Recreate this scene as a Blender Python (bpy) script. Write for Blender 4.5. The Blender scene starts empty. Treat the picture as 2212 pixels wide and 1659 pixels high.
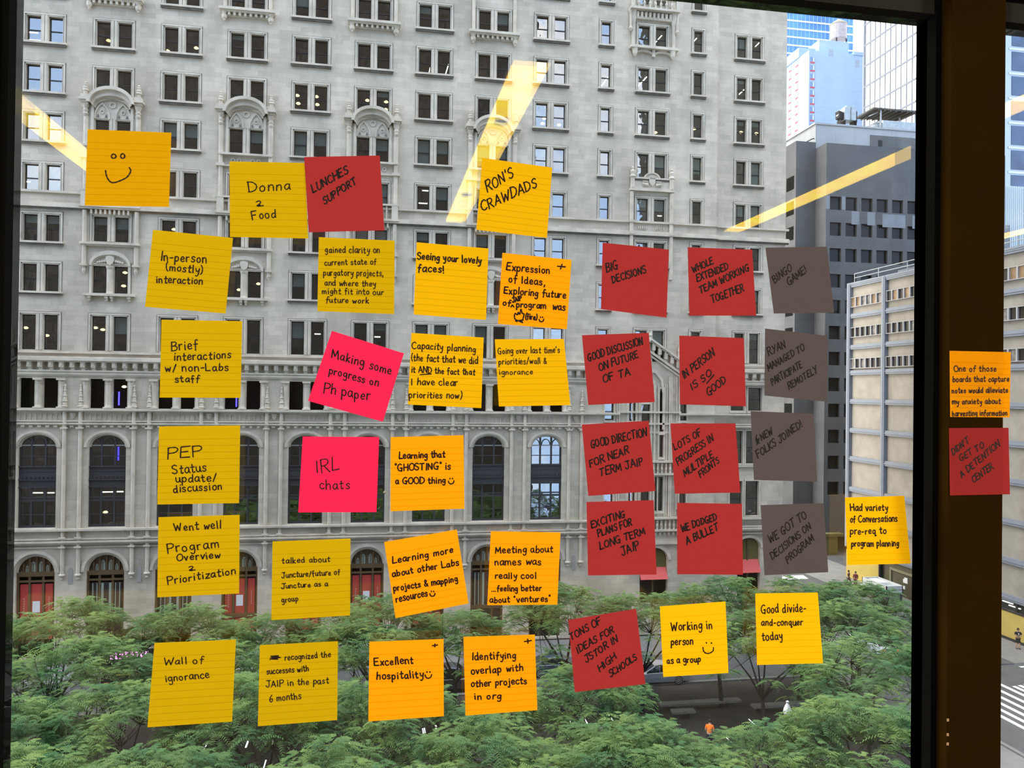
import bpy, math, random
import numpy as np
from mathutils import Vector, Matrix

random.seed(7)
S = bpy.context.scene
COL = S.collection

# ------------------------------------------------------------------ camera
FPX, YAW, PITCH, ROLL, EYE = 1697.31, math.radians(9.94666), math.radians(0.49679), math.radians(0.71648), 22.0
def cam_axes():
    fw = np.array([math.sin(YAW) * math.cos(PITCH), math.cos(YAW) * math.cos(PITCH), math.sin(PITCH)])
    r = np.array([math.cos(YAW), -math.sin(YAW), 0.0]); u = np.cross(r, fw)
    c, s = math.cos(ROLL), math.sin(ROLL)
    return c * r + s * u, -s * r + c * u, fw
RX, UY, FW = cam_axes()
cd = bpy.data.cameras.new('camera'); cam = bpy.data.objects.new('camera', cd); COL.objects.link(cam)
cd.sensor_fit = 'HORIZONTAL'; cd.sensor_width = 36.0; cd.lens = 36.0 * FPX / 2212.0
cd.clip_start = 0.05; cd.clip_end = 2000
m = Matrix.Identity(4)
for i in range(3):
    m[i][0] = RX[i]; m[i][1] = UY[i]; m[i][2] = -FW[i]
m[2][3] = EYE
cam.matrix_world = m
S.camera = cam

def ray(px, py):
    return RX * ((px - 1106) / FPX) + UY * (-(py - 829.5) / FPX) + FW
def at_y(px, py, Y):
    d = ray(px, py); t = Y / d[1]; return Vector((d[0] * t, Y, EYE + d[2] * t))
def at_z(px, py, Z):
    d = ray(px, py); t = (Z - EYE) / d[2]; return Vector((d[0] * t, d[1] * t, Z))
def at_x(px, py, X):
    d = ray(px, py); t = X / d[0]; return Vector((X, d[1] * t, EYE + d[2] * t))

# ------------------------------------------------------------------ sky, sun, exposure
W = bpy.data.worlds.new('sky'); S.world = W; W.use_nodes = True
nt = W.node_tree; nt.nodes.clear()
def nd(t, k, **kw):
    n = t.nodes.new(k)
    for a, b in kw.items(): setattr(n, a, b)
    return n
tc = nd(nt, 'ShaderNodeTexCoord'); nz = nd(nt, 'ShaderNodeTexNoise'); nz.inputs['Scale'].default_value = 2.6
nz.inputs['Detail'].default_value = 5; nz.inputs['Roughness'].default_value = 0.55
mp = nd(nt, 'ShaderNodeMapping'); mp.inputs['Scale'].default_value = (1, 1, 1.8); mp.inputs['Location'].default_value = (0.35, 0.1, 0.2)
rp = nd(nt, 'ShaderNodeValToRGB'); rp.color_ramp.elements[0].position = 0.40; rp.color_ramp.elements[1].position = 0.58
rp.color_ramp.elements[0].color = (0.50, 0.70, 1.05, 1); rp.color_ramp.elements[1].color = (1.40, 1.28, 1.10, 1)
bg = nd(nt, 'ShaderNodeBackground'); wo = nd(nt, 'ShaderNodeOutputWorld')
nt.links.new(tc.outputs['Generated'], mp.inputs[0]); nt.links.new(mp.outputs[0], nz.inputs['Vector'])
sx = nd(nt, 'ShaderNodeSeparateXYZ'); nt.links.new(tc.outputs['Generated'], sx.inputs[0])
ma = nd(nt, 'ShaderNodeMath', operation='MULTIPLY_ADD'); ma.inputs[1].default_value = 0.155; nt.links.new(sx.outputs[1], ma.inputs[0]); nt.links.new(nz.outputs['Fac'], ma.inputs[2])
nt.links.new(ma.outputs[0], rp.inputs[0]); nt.links.new(rp.outputs[0], bg.inputs[0]); nt.links.new(bg.outputs[0], wo.inputs[0])
bg.inputs[1].default_value = 1.5
sd = bpy.data.lights.new('sun', 'SUN'); sun = bpy.data.objects.new('sun', sd); COL.objects.link(sun)
sd.energy = 1.1; sd.angle = math.radians(25); sd.color = (1.0, 0.95, 0.88)
sun.rotation_euler = Vector((0.62, -0.12, -0.78)).to_track_quat('-Z', 'Y').to_euler()
for n_, lx, en_ in (('note_fill_lamp', -3.4, 70), ('note_fill_lamp', 5.2, 85)):      # unseen fill lamps added on both sides to brighten the notes
    ld = bpy.data.lights.new(n_, 'AREA'); lo = bpy.data.objects.new(n_, ld); COL.objects.link(lo)
    ld.energy = en_; ld.shape = 'RECTANGLE'; ld.size = 0.9; ld.size_y = 0.3; ld.color = (1.0, 0.95, 0.82)
    lo.location = (lx, -2.2, 23.15); lo.rotation_euler = (Vector((0.3, 1.1, 22.0)) - lo.location).to_track_quat('-Z', 'Y').to_euler()
S.view_settings.view_transform = 'Standard'; S.view_settings.look = 'None'
S.view_settings.gamma = 1.0; S.view_settings.use_curve_mapping = False
S.view_settings.exposure = 1.3
S.cycles.max_bounces = 8; S.cycles.transparent_max_bounces = 24
S.cycles.diffuse_bounces = 3; S.cycles.glossy_bounces = 3; S.cycles.transmission_bounces = 6
S.cycles.caustics_reflective = False; S.cycles.caustics_refractive = False

# ------------------------------------------------------------------ helpers
def tag(o, label=None, cat=None, group=None, kind=None):
    if label: o['label'] = label
    if cat: o['category'] = cat
    if group: o['group'] = group
    if kind: o['kind'] = kind
    return o
def empty(name, loc=(0, 0, 0), rz=0.0):
    o = bpy.data.objects.new(name, None); COL.objects.link(o)
    o.location = loc; o.rotation_euler = (0, 0, rz); o.empty_display_size = 0.2
    return o
class MB:
    def __init__(s): s.v = []; s.f = []; s.m = []
    def face(s, pts, mi=0):
        b = len(s.v); s.v += [tuple(p) for p in pts]; s.f.append(tuple(range(b, b + len(pts)))); s.m.append(mi)
    def box(s, x0, x1, y0, y1, z0, z1, mi=0):
        if x0 > x1: x0, x1 = x1, x0
        if y0 > y1: y0, y1 = y1, y0
        if z0 > z1: z0, z1 = z1, z0
        b = len(s.v)
        s.v += [(x0, y0, z0), (x1, y0, z0), (x1, y1, z0), (x0, y1, z0), (x0, y0, z1), (x1, y0, z1), (x1, y1, z1), (x0, y1, z1)]
        for q in ((0, 3, 2, 1), (4, 5, 6, 7), (0, 1, 5, 4), (1, 2, 6, 5), (2, 3, 7, 6), (3, 0, 4, 7)):
            s.f.append(tuple(b + i for i in q)); s.m.append(mi)
    def loft(s, rings, mi=0, closed=True, caps=True):
        b = len(s.v); n = len(rings[0])
        for r in rings: s.v += [tuple(p) for p in r]
        for i in range(len(rings) - 1):
            for j in range(n if closed else n - 1):
                k = (j + 1) % n
                s.f.append((b + i * n + j, b + i * n + k, b + (i + 1) * n + k, b + (i + 1) * n + j)); s.m.append(mi)
        if caps and closed:
            s.f.append(tuple(b + j for j in reversed(range(n)))); s.m.append(mi)
            e = b + (len(rings) - 1) * n
            s.f.append(tuple(e + j for j in range(n))); s.m.append(mi)
    def lathe(s, cx, cy, prof, n=8, mi=0, half=False):
        rings = []
        for r, z in prof:
            rings.append([(cx + r * math.cos(2 * math.pi * j / n), cy + r * math.sin(2 * math.pi * j / n), z) for j in range(n)])
        s.loft(rings, mi)
    def tube(s, pts, rad, n=6, mi=0):
        pts = [Vector(p) for p in pts]; rings = []
        for i, p in enumerate(pts):
            d = (pts[min(i + 1, len(pts) - 1)] - pts[max(i - 1, 0)]).normalized()
            a = d.cross(Vector((0.13, 0.37, 1))).normalized() if abs(d.z) < 0.98 else d.cross(Vector((1, 0, 0))).normalized()
            c = d.cross(a); r = rad[i] if isinstance(rad, (list, tuple)) else rad
            rings.append([p + a * (r * math.cos(2 * math.pi * j / n)) + c * (r * math.sin(2 * math.pi * j / n)) for j in range(n)])
        s.loft(rings, mi)
    def prism_y(s, poly, y0, y1, mi=0):      # polygon in x,z extruded along y (y0 is the front)
        s.loft([[(x, y0, z) for x, z in poly], [(x, y1, z) for x, z in poly]], mi)
    def ring_y(s, inner, outer, y0, y1, mi=0):   # band between two open x,z curves, front y0, back y1
        n = len(inner)
        for i in range(n - 1):
            a, b, c, d = inner[i], inner[i + 1], outer[i + 1], outer[i]
            s.face([(a[0], y0, a[1]), (b[0], y0, b[1]), (c[0], y0, c[1]), (d[0], y0, d[1])][::-1], mi)
            s.face([(a[0], y0, a[1]), (b[0], y0, b[1]), (b[0], y1, b[1]), (a[0], y1, a[1])], mi)
            s.face([(d[0], y0, d[1]), (c[0], y0, c[1]), (c[0], y1, c[1]), (d[0], y1, d[1])][::-1], mi)
    def build(s, name, mats, parent=None, loc=None, smooth=False):
        me = bpy.data.meshes.new(name); me.from_pydata(s.v, [], s.f); me.validate()
        if not isinstance(mats, (list, tuple)): mats = [mats]
        for q in mats: me.materials.append(q)
        if len(me.polygons) == len(s.m): me.polygons.foreach_set('material_index', s.m)
        if smooth: me.polygons.foreach_set('use_smooth', [True] * len(me.polygons))
        o = bpy.data.objects.new(name, me); COL.objects.link(o)
        if loc is not None: o.location = loc
        if parent is not None: hang(o, parent)
        return o
def hang(o, parent):           # parent so that o keeps the place it was given in the world
    o.parent = parent
    t = Matrix.Identity(4); q = parent; off = Vector((0, 0, 0))
    while q is not None:
        off += q.location if q.parent is None else q.matrix_parent_inverse.translation + q.location
        q = q.parent
    o.matrix_parent_inverse = Matrix.Translation(-off)
def child(o, parent):          # o's coordinates are already local to parent
    o.parent = parent; return o
def inst(src, parent, name=None, loc=(0, 0, 0)):   # a copy that shares its mesh, local to parent
    o = src.copy(); COL.objects.link(o); o.parent = parent; o.matrix_parent_inverse = Matrix.Identity(4); o.location = loc
    return o
def arc(cx, cz, rx, rz, n=18, a0=180.0, a1=0.0):
    return [(cx + rx * math.cos(math.radians(a0 + (a1 - a0) * i / n)), cz + rz * math.sin(math.radians(a0 + (a1 - a0) * i / n))) for i in range(n + 1)]

# ------------------------------------------------------------------ materials
def lin(c):
    return tuple(((v / 255) / 12.92 if v / 255 <= 0.04045 else ((v / 255 + 0.055) / 1.055) ** 2.4) for v in c)
def mat(name, col, rough=0.7, metal=0.0, noise=0.0, scale=3.0, emit=None, spec=0.3):
    q = bpy.data.materials.new(name); q.use_nodes = True; t = q.node_tree; b = t.nodes['Principled BSDF']
    b.inputs['Base Color'].default_value = (*col, 1); b.inputs['Roughness'].default_value = rough
    b.inputs['Metallic'].default_value = metal; b.inputs['Specular IOR Level'].default_value = spec
    if noise:
        g = nd(t, 'ShaderNodeNewGeometry'); n = nd(t, 'ShaderNodeTexNoise'); n.inputs['Scale'].default_value = scale
        n.inputs['Detail'].default_value = 5; t.links.new(g.outputs['Position'], n.inputs['Vector'])
        r = nd(t, 'ShaderNodeMapRange'); r.inputs[1].default_value = 0.3; r.inputs[2].default_value = 0.7
        r.inputs[3].default_value = 1 - noise; r.inputs[4].default_value = 1 + noise
        t.links.new(n.outputs['Fac'], r.inputs[0])
        x = nd(t, 'ShaderNodeMix', data_type='RGBA', blend_type='MULTIPLY'); x.inputs[0].default_value = 1
        x.inputs[6].default_value = (*col, 1); t.links.new(r.outputs[0], x.inputs[7]); t.links.new(x.outputs[2], b.inputs['Base Color'])
    if emit:
        b.inputs['Emission Color'].default_value = (*emit[:3], 1); b.inputs['Emission Strength'].default_value = emit[3]
    return q
def m_stone(name, col, bw, bh, var=0.10, stain=0.22, mort=0.012):
    q = bpy.data.materials.new(name); q.use_nodes = True; t = q.node_tree; b = t.nodes['Principled BSDF']
    b.inputs['Roughness'].default_value = 0.85; b.inputs['Specular IOR Level'].default_value = 0.2
    g = nd(t, 'ShaderNodeNewGeometry'); sp = nd(t, 'ShaderNodeSeparateXYZ'); cb = nd(t, 'ShaderNodeCombineXYZ')
    ad = nd(t, 'ShaderNodeMath', operation='ADD')
    t.links.new(g.outputs['Position'], sp.inputs[0]); t.links.new(sp.outputs[0], ad.inputs[0]); t.links.new(sp.outputs[1], ad.inputs[1])
    t.links.new(ad.outputs[0], cb.inputs[0]); t.links.new(sp.outputs[2], cb.inputs[1])
    br = nd(t, 'ShaderNodeTexBrick'); br.inputs['Scale'].default_value = 1.0; br.inputs['Brick Width'].default_value = bw
    br.inputs['Row Height'].default_value = bh; br.inputs['Mortar Size'].default_value = mort; br.inputs['Bias'].default_value = -0.1
    br.inputs['Color1'].default_value = tuple(v * (1 + var) for v in col) + (1,); br.inputs['Color2'].default_value = tuple(v * (1 - var) for v in col) + (1,)
    br.inputs['Mortar'].default_value = tuple(v * 0.8 for v in col) + (1,)
    t.links.new(cb.outputs[0], br.inputs['Vector'])
    n = nd(t, 'ShaderNodeTexNoise'); n.inputs['Scale'].default_value = 0.35; n.inputs['Detail'].default_value = 7; n.inputs['Roughness'].default_value = 0.65
    mpp = nd(t, 'ShaderNodeMapping'); mpp.inputs['Scale'].default_value = (1.0, 1.0, 0.45)
    t.links.new(g.outputs['Position'], mpp.inputs[0]); t.links.new(mpp.outputs[0], n.inputs['Vector'])
    r = nd(t, 'ShaderNodeMapRange'); r.inputs[1].default_value = 0.35; r.inputs[2].default_value = 0.65
    r.inputs[3].default_value = 1 - stain; r.inputs[4].default_value = 1 + stain * 0.6
    t.links.new(n.outputs['Fac'], r.inputs[0])
    x = nd(t, 'ShaderNodeMix', data_type='RGBA', blend_type='MULTIPLY'); x.inputs[0].default_value = 1
    t.links.new(br.outputs[0], x.inputs[6]); t.links.new(r.outputs[0], x.inputs[7]); t.links.new(x.outputs[2], b.inputs['Base Color'])
    return q
def m_glass(name, tint, refl, rough=0.0, wavy=0.0, wscale=1.2):
    """window glass seen through: part clear, part mirror"""
    q = bpy.data.materials.new(name); q.use_nodes = True; t = q.node_tree; t.nodes.clear()
    o = nd(t, 'ShaderNodeOutputMaterial'); a = nd(t, 'ShaderNodeBsdfTransparent'); gl = nd(t, 'ShaderNodeBsdfGlossy'); mx = nd(t, 'ShaderNodeMixShader')
    a.inputs[0].default_value = (*tint, 1); gl.inputs['Roughness'].default_value = rough; mx.inputs[0].default_value = refl
    t.links.new(a.outputs[0], mx.inputs[1]); t.links.new(gl.outputs[0], mx.inputs[2]); t.links.new(mx.outputs[0], o.inputs[0])
    if wavy:
        g = nd(t, 'ShaderNodeNewGeometry'); n = nd(t, 'ShaderNodeTexNoise'); n.inputs['Scale'].default_value = wscale; n.inputs['Detail'].default_value = 1
        bp = nd(t, 'ShaderNodeBump'); bp.inputs['Strength'].default_value = 1.0; bp.inputs['Distance'].default_value = wavy
        t.links.new(g.outputs['Position'], n.inputs['Vector']); t.links.new(n.outputs['Fac'], bp.inputs['Height']); t.links.new(bp.outputs[0], gl.inputs['Normal'])
    return q
def m_thin(name, col, trans=0.5, rough=0.9, lines=None, glow=0.0):
    """paper or leaf: light comes back from the front and through from behind"""
    q = bpy.data.materials.new(name); q.use_nodes = True; t = q.node_tree; t.nodes.clear()
    o = nd(t, 'ShaderNodeOutputMaterial'); a = nd(t, 'ShaderNodeBsdfDiffuse'); b = nd(t, 'ShaderNodeBsdfTranslucent'); mx = nd(t, 'ShaderNodeMixShader')
    mx.inputs[0].default_value = trans
    if glow:                                # day-glow paper gives back more of the light than plain paper
        mx = nd(t, 'ShaderNodeAddShader')
    a.inputs[0].default_value = (*col, 1); b.inputs[0].default_value = (*(tuple(v * glow for v in col) if glow else col), 1)
    t.links.new(a.outputs[0], mx.inputs[0 if glow else 1]); t.links.new(b.outputs[0], mx.inputs[1 if glow else 2]); t.links.new(mx.outputs[0], o.inputs[0])
    if lines:
        uv = nd(t, 'ShaderNodeTexCoord'); sp = nd(t, 'ShaderNodeSeparateXYZ'); t.links.new(uv.outputs['UV'], sp.inputs[0])
        def M(op, x, y=None):
            n = nd(t, 'ShaderNodeMath', operation=op)
            for i, w in enumerate((x, y)):
                if w is None: continue
                if isinstance(w, (int, float)): n.inputs[i].default_value = w
                else: t.links.new(w, n.inputs[i])
            return n.outputs[0]
        v = M('DIVIDE', M('SUBTRACT', M('SUBTRACT', 1.0, sp.outputs[1]), 0.165), 0.0855)
        on = M('MULTIPLY', M('MULTIPLY', M('LESS_THAN', M('FRACT', v), 0.11), M('GREATER_THAN', v, 0.0)), lines)
        x = nd(t, 'ShaderNodeMix', data_type='RGBA'); x.inputs[6].default_value = (*col, 1)
        x.inputs[7].default_value = (col[0] * 0.5, col[1] * 0.42, col[2] * 0.42, 1); t.links.new(on, x.inputs[0])
        t.links.new(x.outputs[2], a.inputs[0])
        if not glow: t.links.new(x.outputs[2], b.inputs[0])
    return q
M_STONE = m_stone('pale limestone blocks', (0.565, 0.495, 0.39), 1.15, 0.40, 0.10, 0.20, 0.006)
M_TRIM = mat('carved limestone', (0.585, 0.516, 0.41), 0.85, noise=0.18, scale=0.9)
M_SILL_SHADE = mat('dark sill stone and shadow lines', (0.17, 0.155, 0.13), 0.95, noise=0.3, scale=2)  # dark sill stone, and shadow lines round frames and under sills put into colour
M_SASH = mat('dark window sash', (0.03, 0.028, 0.026), 0.5)
M_BRONZE = mat('dark bronze arch frame', (0.045, 0.045, 0.05), 0.45)
M_PANE = m_glass('old wavy window glass', (0.84, 0.86, 0.85), 0.20, 0.0, 0.006, 1.4)
M_PANEB = m_glass('old wavy window glass, sky side', (0.7, 0.7, 0.7), 0.21, 0.0, 0.004, 1.1)
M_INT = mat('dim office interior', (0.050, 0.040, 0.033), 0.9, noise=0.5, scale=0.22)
M_BLIND = mat('grey green roller blind', (0.30, 0.39, 0.37), 0.8)
M_LAMP = mat('warm office lamp', (1, 0.9, 0.6), 0.6, emit=(1.0, 0.78, 0.38, 1.8))
M_TUBE = mat('white office tube lamp', (1, 1, 1), 0.6, emit=(1.0, 0.95, 0.8, 2.2))
M_NEON = mat('blue neon', (0.05, 0.05, 1), 0.6, emit=(0.04, 0.03, 1.0, 2.5))
M_WOODF = mat('brown shopfront wood', (0.12, 0.075, 0.035), 0.6)
M_RED = mat('red shopfront panel', (0.50, 0.055, 0.045), 0.6)
M_LEAD = mat('pale leaded glass', (0.36, 0.40, 0.32), 0.4)
M_PAPER = mat('white notice paper', (0.75, 0.76, 0.77), 0.8)
# ------------------------------------------------------------------ the room and its window
GY = 1.10                                    # inner face of the glass
M_BROWN = mat('dark brown painted metal', (0.024, 0.0115, 0.0018), 0.95, noise=0.1, scale=8, spec=0.0)
M_BLACK = mat('black window gasket', (0.004, 0.0035, 0.003), 0.9, spec=0.02)
M_HEAD = mat('charcoal window head', (0.032, 0.030, 0.027), 0.9, noise=0.1, scale=6, spec=0.0)
M_WALL = mat('warm grey room wall', (0.50, 0.45, 0.38), 0.9)
M_CEIL = mat('dark room ceiling', (0.50, 0.46, 0.40), 0.9)
M_CARP = mat('charcoal carpet', (0.20, 0.18, 0.16), 1.0, noise=0.2, scale=40)
def structure(mb, name, mats, **k):
    return tag(mb.build(name, mats, **k), kind='structure')
def one(name, mats, *b):
    q = MB()
    for x in b: q.box(*x)
    return structure(q, name, mats)
FL, CE = 20.45, 23.25
one('floor', M_CARP, (-5, 6.5, -7, 1.0, FL - 0.1, FL))
one('ceiling', M_CEIL, (-5, 6.5, -7, 1.0, CE, CE + 0.1))
one('wall_back', M_WALL, (-5, 6.5, -7.15, -7, FL, CE))
one('wall_left', M_WALL, (-5.15, -5, -7, 1.0, FL, CE))
one('wall_right', M_WALL, (6.5, 6.65, -7, 1.0, FL, CE))
XL = at_y(37, 830, 1.121).x; XM0 = at_y(2008, 830, 1.121).x
PX0, PX1 = at_y(2050, 830, 1.055).x, at_y(2167, 830, 1.055).x
HZ = at_y(1800, 38, 1.121).z
one('wall_front', M_BROWN, (-5.1, XL - 0.16, 1.0, 1.16, FL, CE), (2.6, 6.6, 1.0, 1.16, FL, CE), (XL - 0.16, 2.6, 1.0, 1.16, FL, 21.22), (XL - 0.16, 2.6, 1.0, 1.16, HZ + 0.2, CE))
# frame round the glass: jambs, head, mullion
q = MB(); q.box(XL - 0.16, XL - 0.030, 1.055, 1.121, 21.22, HZ + 0.2); q.box(XL - 0.030, XL - 0.018, 1.068, 1.121, 21.22, HZ + 0.2, 1); q.box(XL - 0.018, XL, 1.08, 1.121, 21.22, HZ + 0.2, 1)
structure(q, 'trim_1', [M_BROWN, M_BLACK])
q = MB(); q.box(PX0, PX1, 1.055, 1.121, 21.22, HZ + 0.2)
q.box(PX0 - 0.010, PX0, 1.076, 1.121, 21.22, HZ + 0.2, 1); q.box(XM0, PX0 - 0.010, 1.096, 1.121, 21.22, HZ + 0.2, 1); q.box(PX1, PX1 + 0.002, 1.075, 1.121, 21.22, HZ + 0.2, 1)
structure(q, 'trim_2', [M_BROWN, M_BLACK])
q = MB(); q.box(XL, XM0, 1.08, 1.121, HZ, HZ + 0.034); q.box(XL, XM0, 1.06, 1.121, HZ + 0.034, HZ + 0.2, 1)
q.box(PX1, 2.45, 1.08, 1.121, HZ, HZ + 0.034); q.box(PX1, 2.45, 1.06, 1.121, HZ + 0.034, HZ + 0.2, 1)
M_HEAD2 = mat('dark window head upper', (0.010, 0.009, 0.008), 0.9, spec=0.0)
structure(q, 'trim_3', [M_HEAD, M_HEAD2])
one('trim_4', M_BLACK, (XL, XM0, 1.07, 1.121, 21.22, 21.27), (PX1, 2.45, 1.07, 1.121, 21.22, 21.27), (2.45, 2.6, 1.055, 1.121, 21.22, HZ + 0.2))
q = MB()
for z in (21.475, 21.489, 21.511): q.box(PX0 + 0.0005, PX0 + 0.0035, 1.0538, 1.0552, z, z + 0.004)
o = q.build('paint_chip', mat('pale paint chip', (0.5, 0.33, 0.2), 0.7)); tag(o, kind='structure'); o.name = 'trim_5'
# glass: clear, and a mirror for the few percent any pane sends back
def m_clear(name, r0):
    q = bpy.data.materials.new(name); q.use_nodes = True; t = q.node_tree; t.nodes.clear()
    o = nd(t, 'ShaderNodeOutputMaterial'); a = nd(t, 'ShaderNodeBsdfTransparent'); gl = nd(t, 'ShaderNodeBsdfGlossy'); mx = nd(t, 'ShaderNodeMixShader')
    a.inputs[0].default_value = (0.985, 0.99, 0.985, 1); gl.inputs['Roughness'].default_value = 0.0
    g = nd(t, 'ShaderNodeNewGeometry'); dt = nd(t, 'ShaderNodeVectorMath', operation='DOT_PRODUCT')
    t.links.new(g.outputs['Normal'], dt.inputs[0]); t.links.new(g.outputs['Incoming'], dt.inputs[1])
    def M(op, x, y=None):
        n = nd(t, 'ShaderNodeMath', operation=op)
        for i, w in enumerate((x, y)):
            if w is None: continue
            if isinstance(w, (int, float)): n.inputs[i].default_value = w
            else: t.links.new(w, n.inputs[i])
        return n.outputs[0]
    f = M('ADD', r0, M('MULTIPLY', 1 - r0, M('POWER', M('SUBTRACT', 1.0, M('ABSOLUTE', dt.outputs['Value'])), 5.0)))
    t.links.new(f, mx.inputs[0]); t.links.new(a.outputs[0], mx.inputs[1]); t.links.new(gl.outputs[0], mx.inputs[2]); t.links.new(mx.outputs[0], o.inputs[0])
    return q
M_WIN = m_clear('clear window glass', 0.048)
for n, x0, x1 in (('window_1', XL + 0.0005, XM0 - 0.0005), ('window_2', PX1 + 0.0025, 2.4495)):
    q = MB(); q.box(x0, x1, GY, GY + 0.02, 21.271, HZ - 0.0005); structure(q, n, M_WIN)
# linear ceiling lights; three of them show as yellow bands mirrored in the glass
M_YEL = mat('yellow lit lamp diffuser', (1, 0.8, 0.3), 0.7)
t = M_YEL.node_tree; b = t.nodes['Principled BSDF']
g = nd(t, 'ShaderNodeNewGeometry'); n = nd(t, 'ShaderNodeTexNoise'); n.inputs['Scale'].default_value = 7; n.inputs['Detail'].default_value = 3
r = nd(t, 'ShaderNodeValToRGB'); r.color_ramp.elements[0].color = (1.0, 0.58, 0.08, 1); r.color_ramp.elements[1].color = (1.0, 0.76, 0.04, 1)
r.color_ramp.elements[0].position = 0.38; r.color_ramp.elements[1].position = 0.6
t.links.new(g.outputs['Position'], n.inputs['Vector']); t.links.new(n.outputs['Fac'], r.inputs[0]); t.links.new(r.outputs[0], b.inputs['Emission Color'])
b.inputs['Emission Strength'].default_value = 4.4
M_YEL2 = mat('yellow lit lamp side', (1, 0.8, 0.3), 0.7, emit=(1.0, 0.66, 0.10, 3.2))
M_DARK = mat('dark lamp socket', (0.02, 0.02, 0.02), 0.6)
LH = EYE + 1.15
for i, (x0, x1, y0, y1, lab) in enumerate((
        (-1.54, -1.405, -3.14, -0.51, 'yellow-lit ceiling strip light mirrored in the glass beside the smiley note'),
        (0.468, 0.60, -3.14, -0.51, 'yellow-lit ceiling strip light mirrored in the glass above the crawdads note'),
        (2.44, 2.565, -3.0, -0.25, 'yellow-lit ceiling strip light mirrored as a slanting band before the grey tower'),
        (4.39, 4.52, -3.14, -0.51, 'yellow-lit ceiling strip light mirrored low in the narrow pane right of the brown post'))):
    rt = tag(empty('ceiling_light', ((x0 + x1) / 2, (y0 + y1) / 2, LH)), lab, 'ceiling light', 'linear ceiling lights of the room')
    q = MB(); w = (x1 - x0) / 2; l = (y1 - y0) / 2
    q.box(-w, w - 0.022, -l, l, 0.0, 0.012); q.box(w - 0.022, w, -l, l, 0.006, 0.012, 1)
    child(q.build('diffuser', [M_YEL, M_YEL2]), rt)
    q = MB(); q.box(-w - 0.004, w + 0.004, -l - 0.004, l + 0.004, 0.0125, 0.035)
    for yy in (-l * 0.7, l * 0.7): q.box(-0.01, 0.01, yy - 0.01, yy + 0.01, 0.035, CE - LH)
    child(q.build('housing', M_CEIL), rt)
    if i == 1:
        for yy in (-1.076, -2.362):
            q = MB(); q.lathe(0.045 - 0.06, 0, [(0.030, -0.006), (0.032, -0.001)], 18)
            s = child(q.build('socket', M_DARK), rt); s.location = (0, yy - (y0 + y1) / 2, 0)
TB_ = tag(empty('wooden_table', (-0.1, -0.785, FL)), 'pale wooden table mirrored as a faint yellowish band across the tree tops', 'table')
M_OAK = mat('pale oak', (0.62, 0.42, 0.16), 0.6, noise=0.12, scale=6)
q = MB(); q.box(-1.2, 1.2, -0.315, 0.315, 0.71, 0.745); child(q.build('table_top', M_OAK), TB_)
for sx in (-1.1, 1.1):
    for sy in (-0.26, 0.26):
        q = MB(); q.box(sx - 0.03, sx + 0.03, sy - 0.03, sy + 0.03, 0, 0.71); child(q.build('leg', M_DARK), TB_)
# the dark tower this room is in, and its neighbour across the corner: what the windows opposite mirror
M_TOW = m_stone('dark steel tower face', (0.045, 0.043, 0.045), 1.6, 3.6, 0.3, 0.2, 0.25)
one('wall_exterior', M_TOW, (-130, -46, 1.2, 1.6, 0, 52), (-46, -1.3, 1.2, 1.6, 0, 92), (3.2, 27, 1.2, 1.6, 0, 92), (-1.3, 3.2, 1.2, 1.6, 0, 20.5), (-1.3, 3.2, 1.2, 1.6, HZ + 0.9, 92))
q = MB(); q.box(47, 110, 0.5, 1.6, 0, 104); structure(q, 'wall_neighbour', m_stone('grey tower face', (0.10, 0.11, 0.11), 3.2, 3.6, 0.3, 0.2, 0.3))
# ------------------------------------------------------------------ the stone building across the park
K, FY = 1.193, 68.0
def X(x): return x * K
def Z(z): return EYE + (z - 17) * K
BLD = tag(empty('stone_building', (X(4), FY, 0)), 'tall pale stone office building with gothic trim filling the view across the park', 'building')
ROWS = {'y': (48.4, 46.2), 'z': (45.1, 42.95), 'a': (41.85, 39.68), 'b': (38.6, 36.36), 'c': (35.32, 33.08), 'd': (31.92, 29.86), 'e': (28.57, 26.36), 'f': (25.26, 23.02), 'g': (21.88, 19.26)}
PAIR = {i: -22.02 + 4.335 * i for i in range(9)}
PAIR[10] = 20.57; PAIR[12] = 28.6
NARROW = {9: 16.89, 11: 24.26}
BAYS = (1, 3, 5, 7)
holes, wins = [], []
def opening(r):
    zt, zb = ROWS[r]; return zb + (0.1 if r in 'dg' else 0.22), zt - 0.19
for c, cx in PAIR.items():
    for r in ROWS:
        b, t = opening(r)
        if c in BAYS and r == 'c': b, t = 33.3, 34.98
        if c in BAYS and r == 'f': b, t = 23.26, 25.08
        if c in BAYS and r == 'e': b, t = 26.74, 28.42
        if c == 12 and r == 'y': continue
        h1, h2 = (0.235, 1.12)
        if c == 12: h1, h2 = 0.22, 1.02
        for s in (-1, 1): holes.append((cx + min(s * h1, s * h2), cx + max(s * h1, s * h2), b, t))
        wins.append((c, r, cx, h1, h2, b, t))
for c, cx in NARROW.items():
    for r in ROWS:
        b, t = opening(r); holes.append((cx - 0.36, cx + 0.36, b, t)); wins.append((c, r, cx, 0.0, 0.36, b, t))
for i in range(9):                       # colonnade windows, big arches, shopfront arches
    cx = PAIR[i] if i < 9 else 0
    for s in (-1, 1): holes.append((cx + min(s * 0.24, s * 1.2), cx + max(s * 0.24, s * 1.2), 15.47, 17.46))
    holes.append((cx - 1.18, cx + 1.18, 7.46, 13.74)); holes.append((cx - 1.2, cx + 1.2, -1.2, 5.66))
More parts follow.
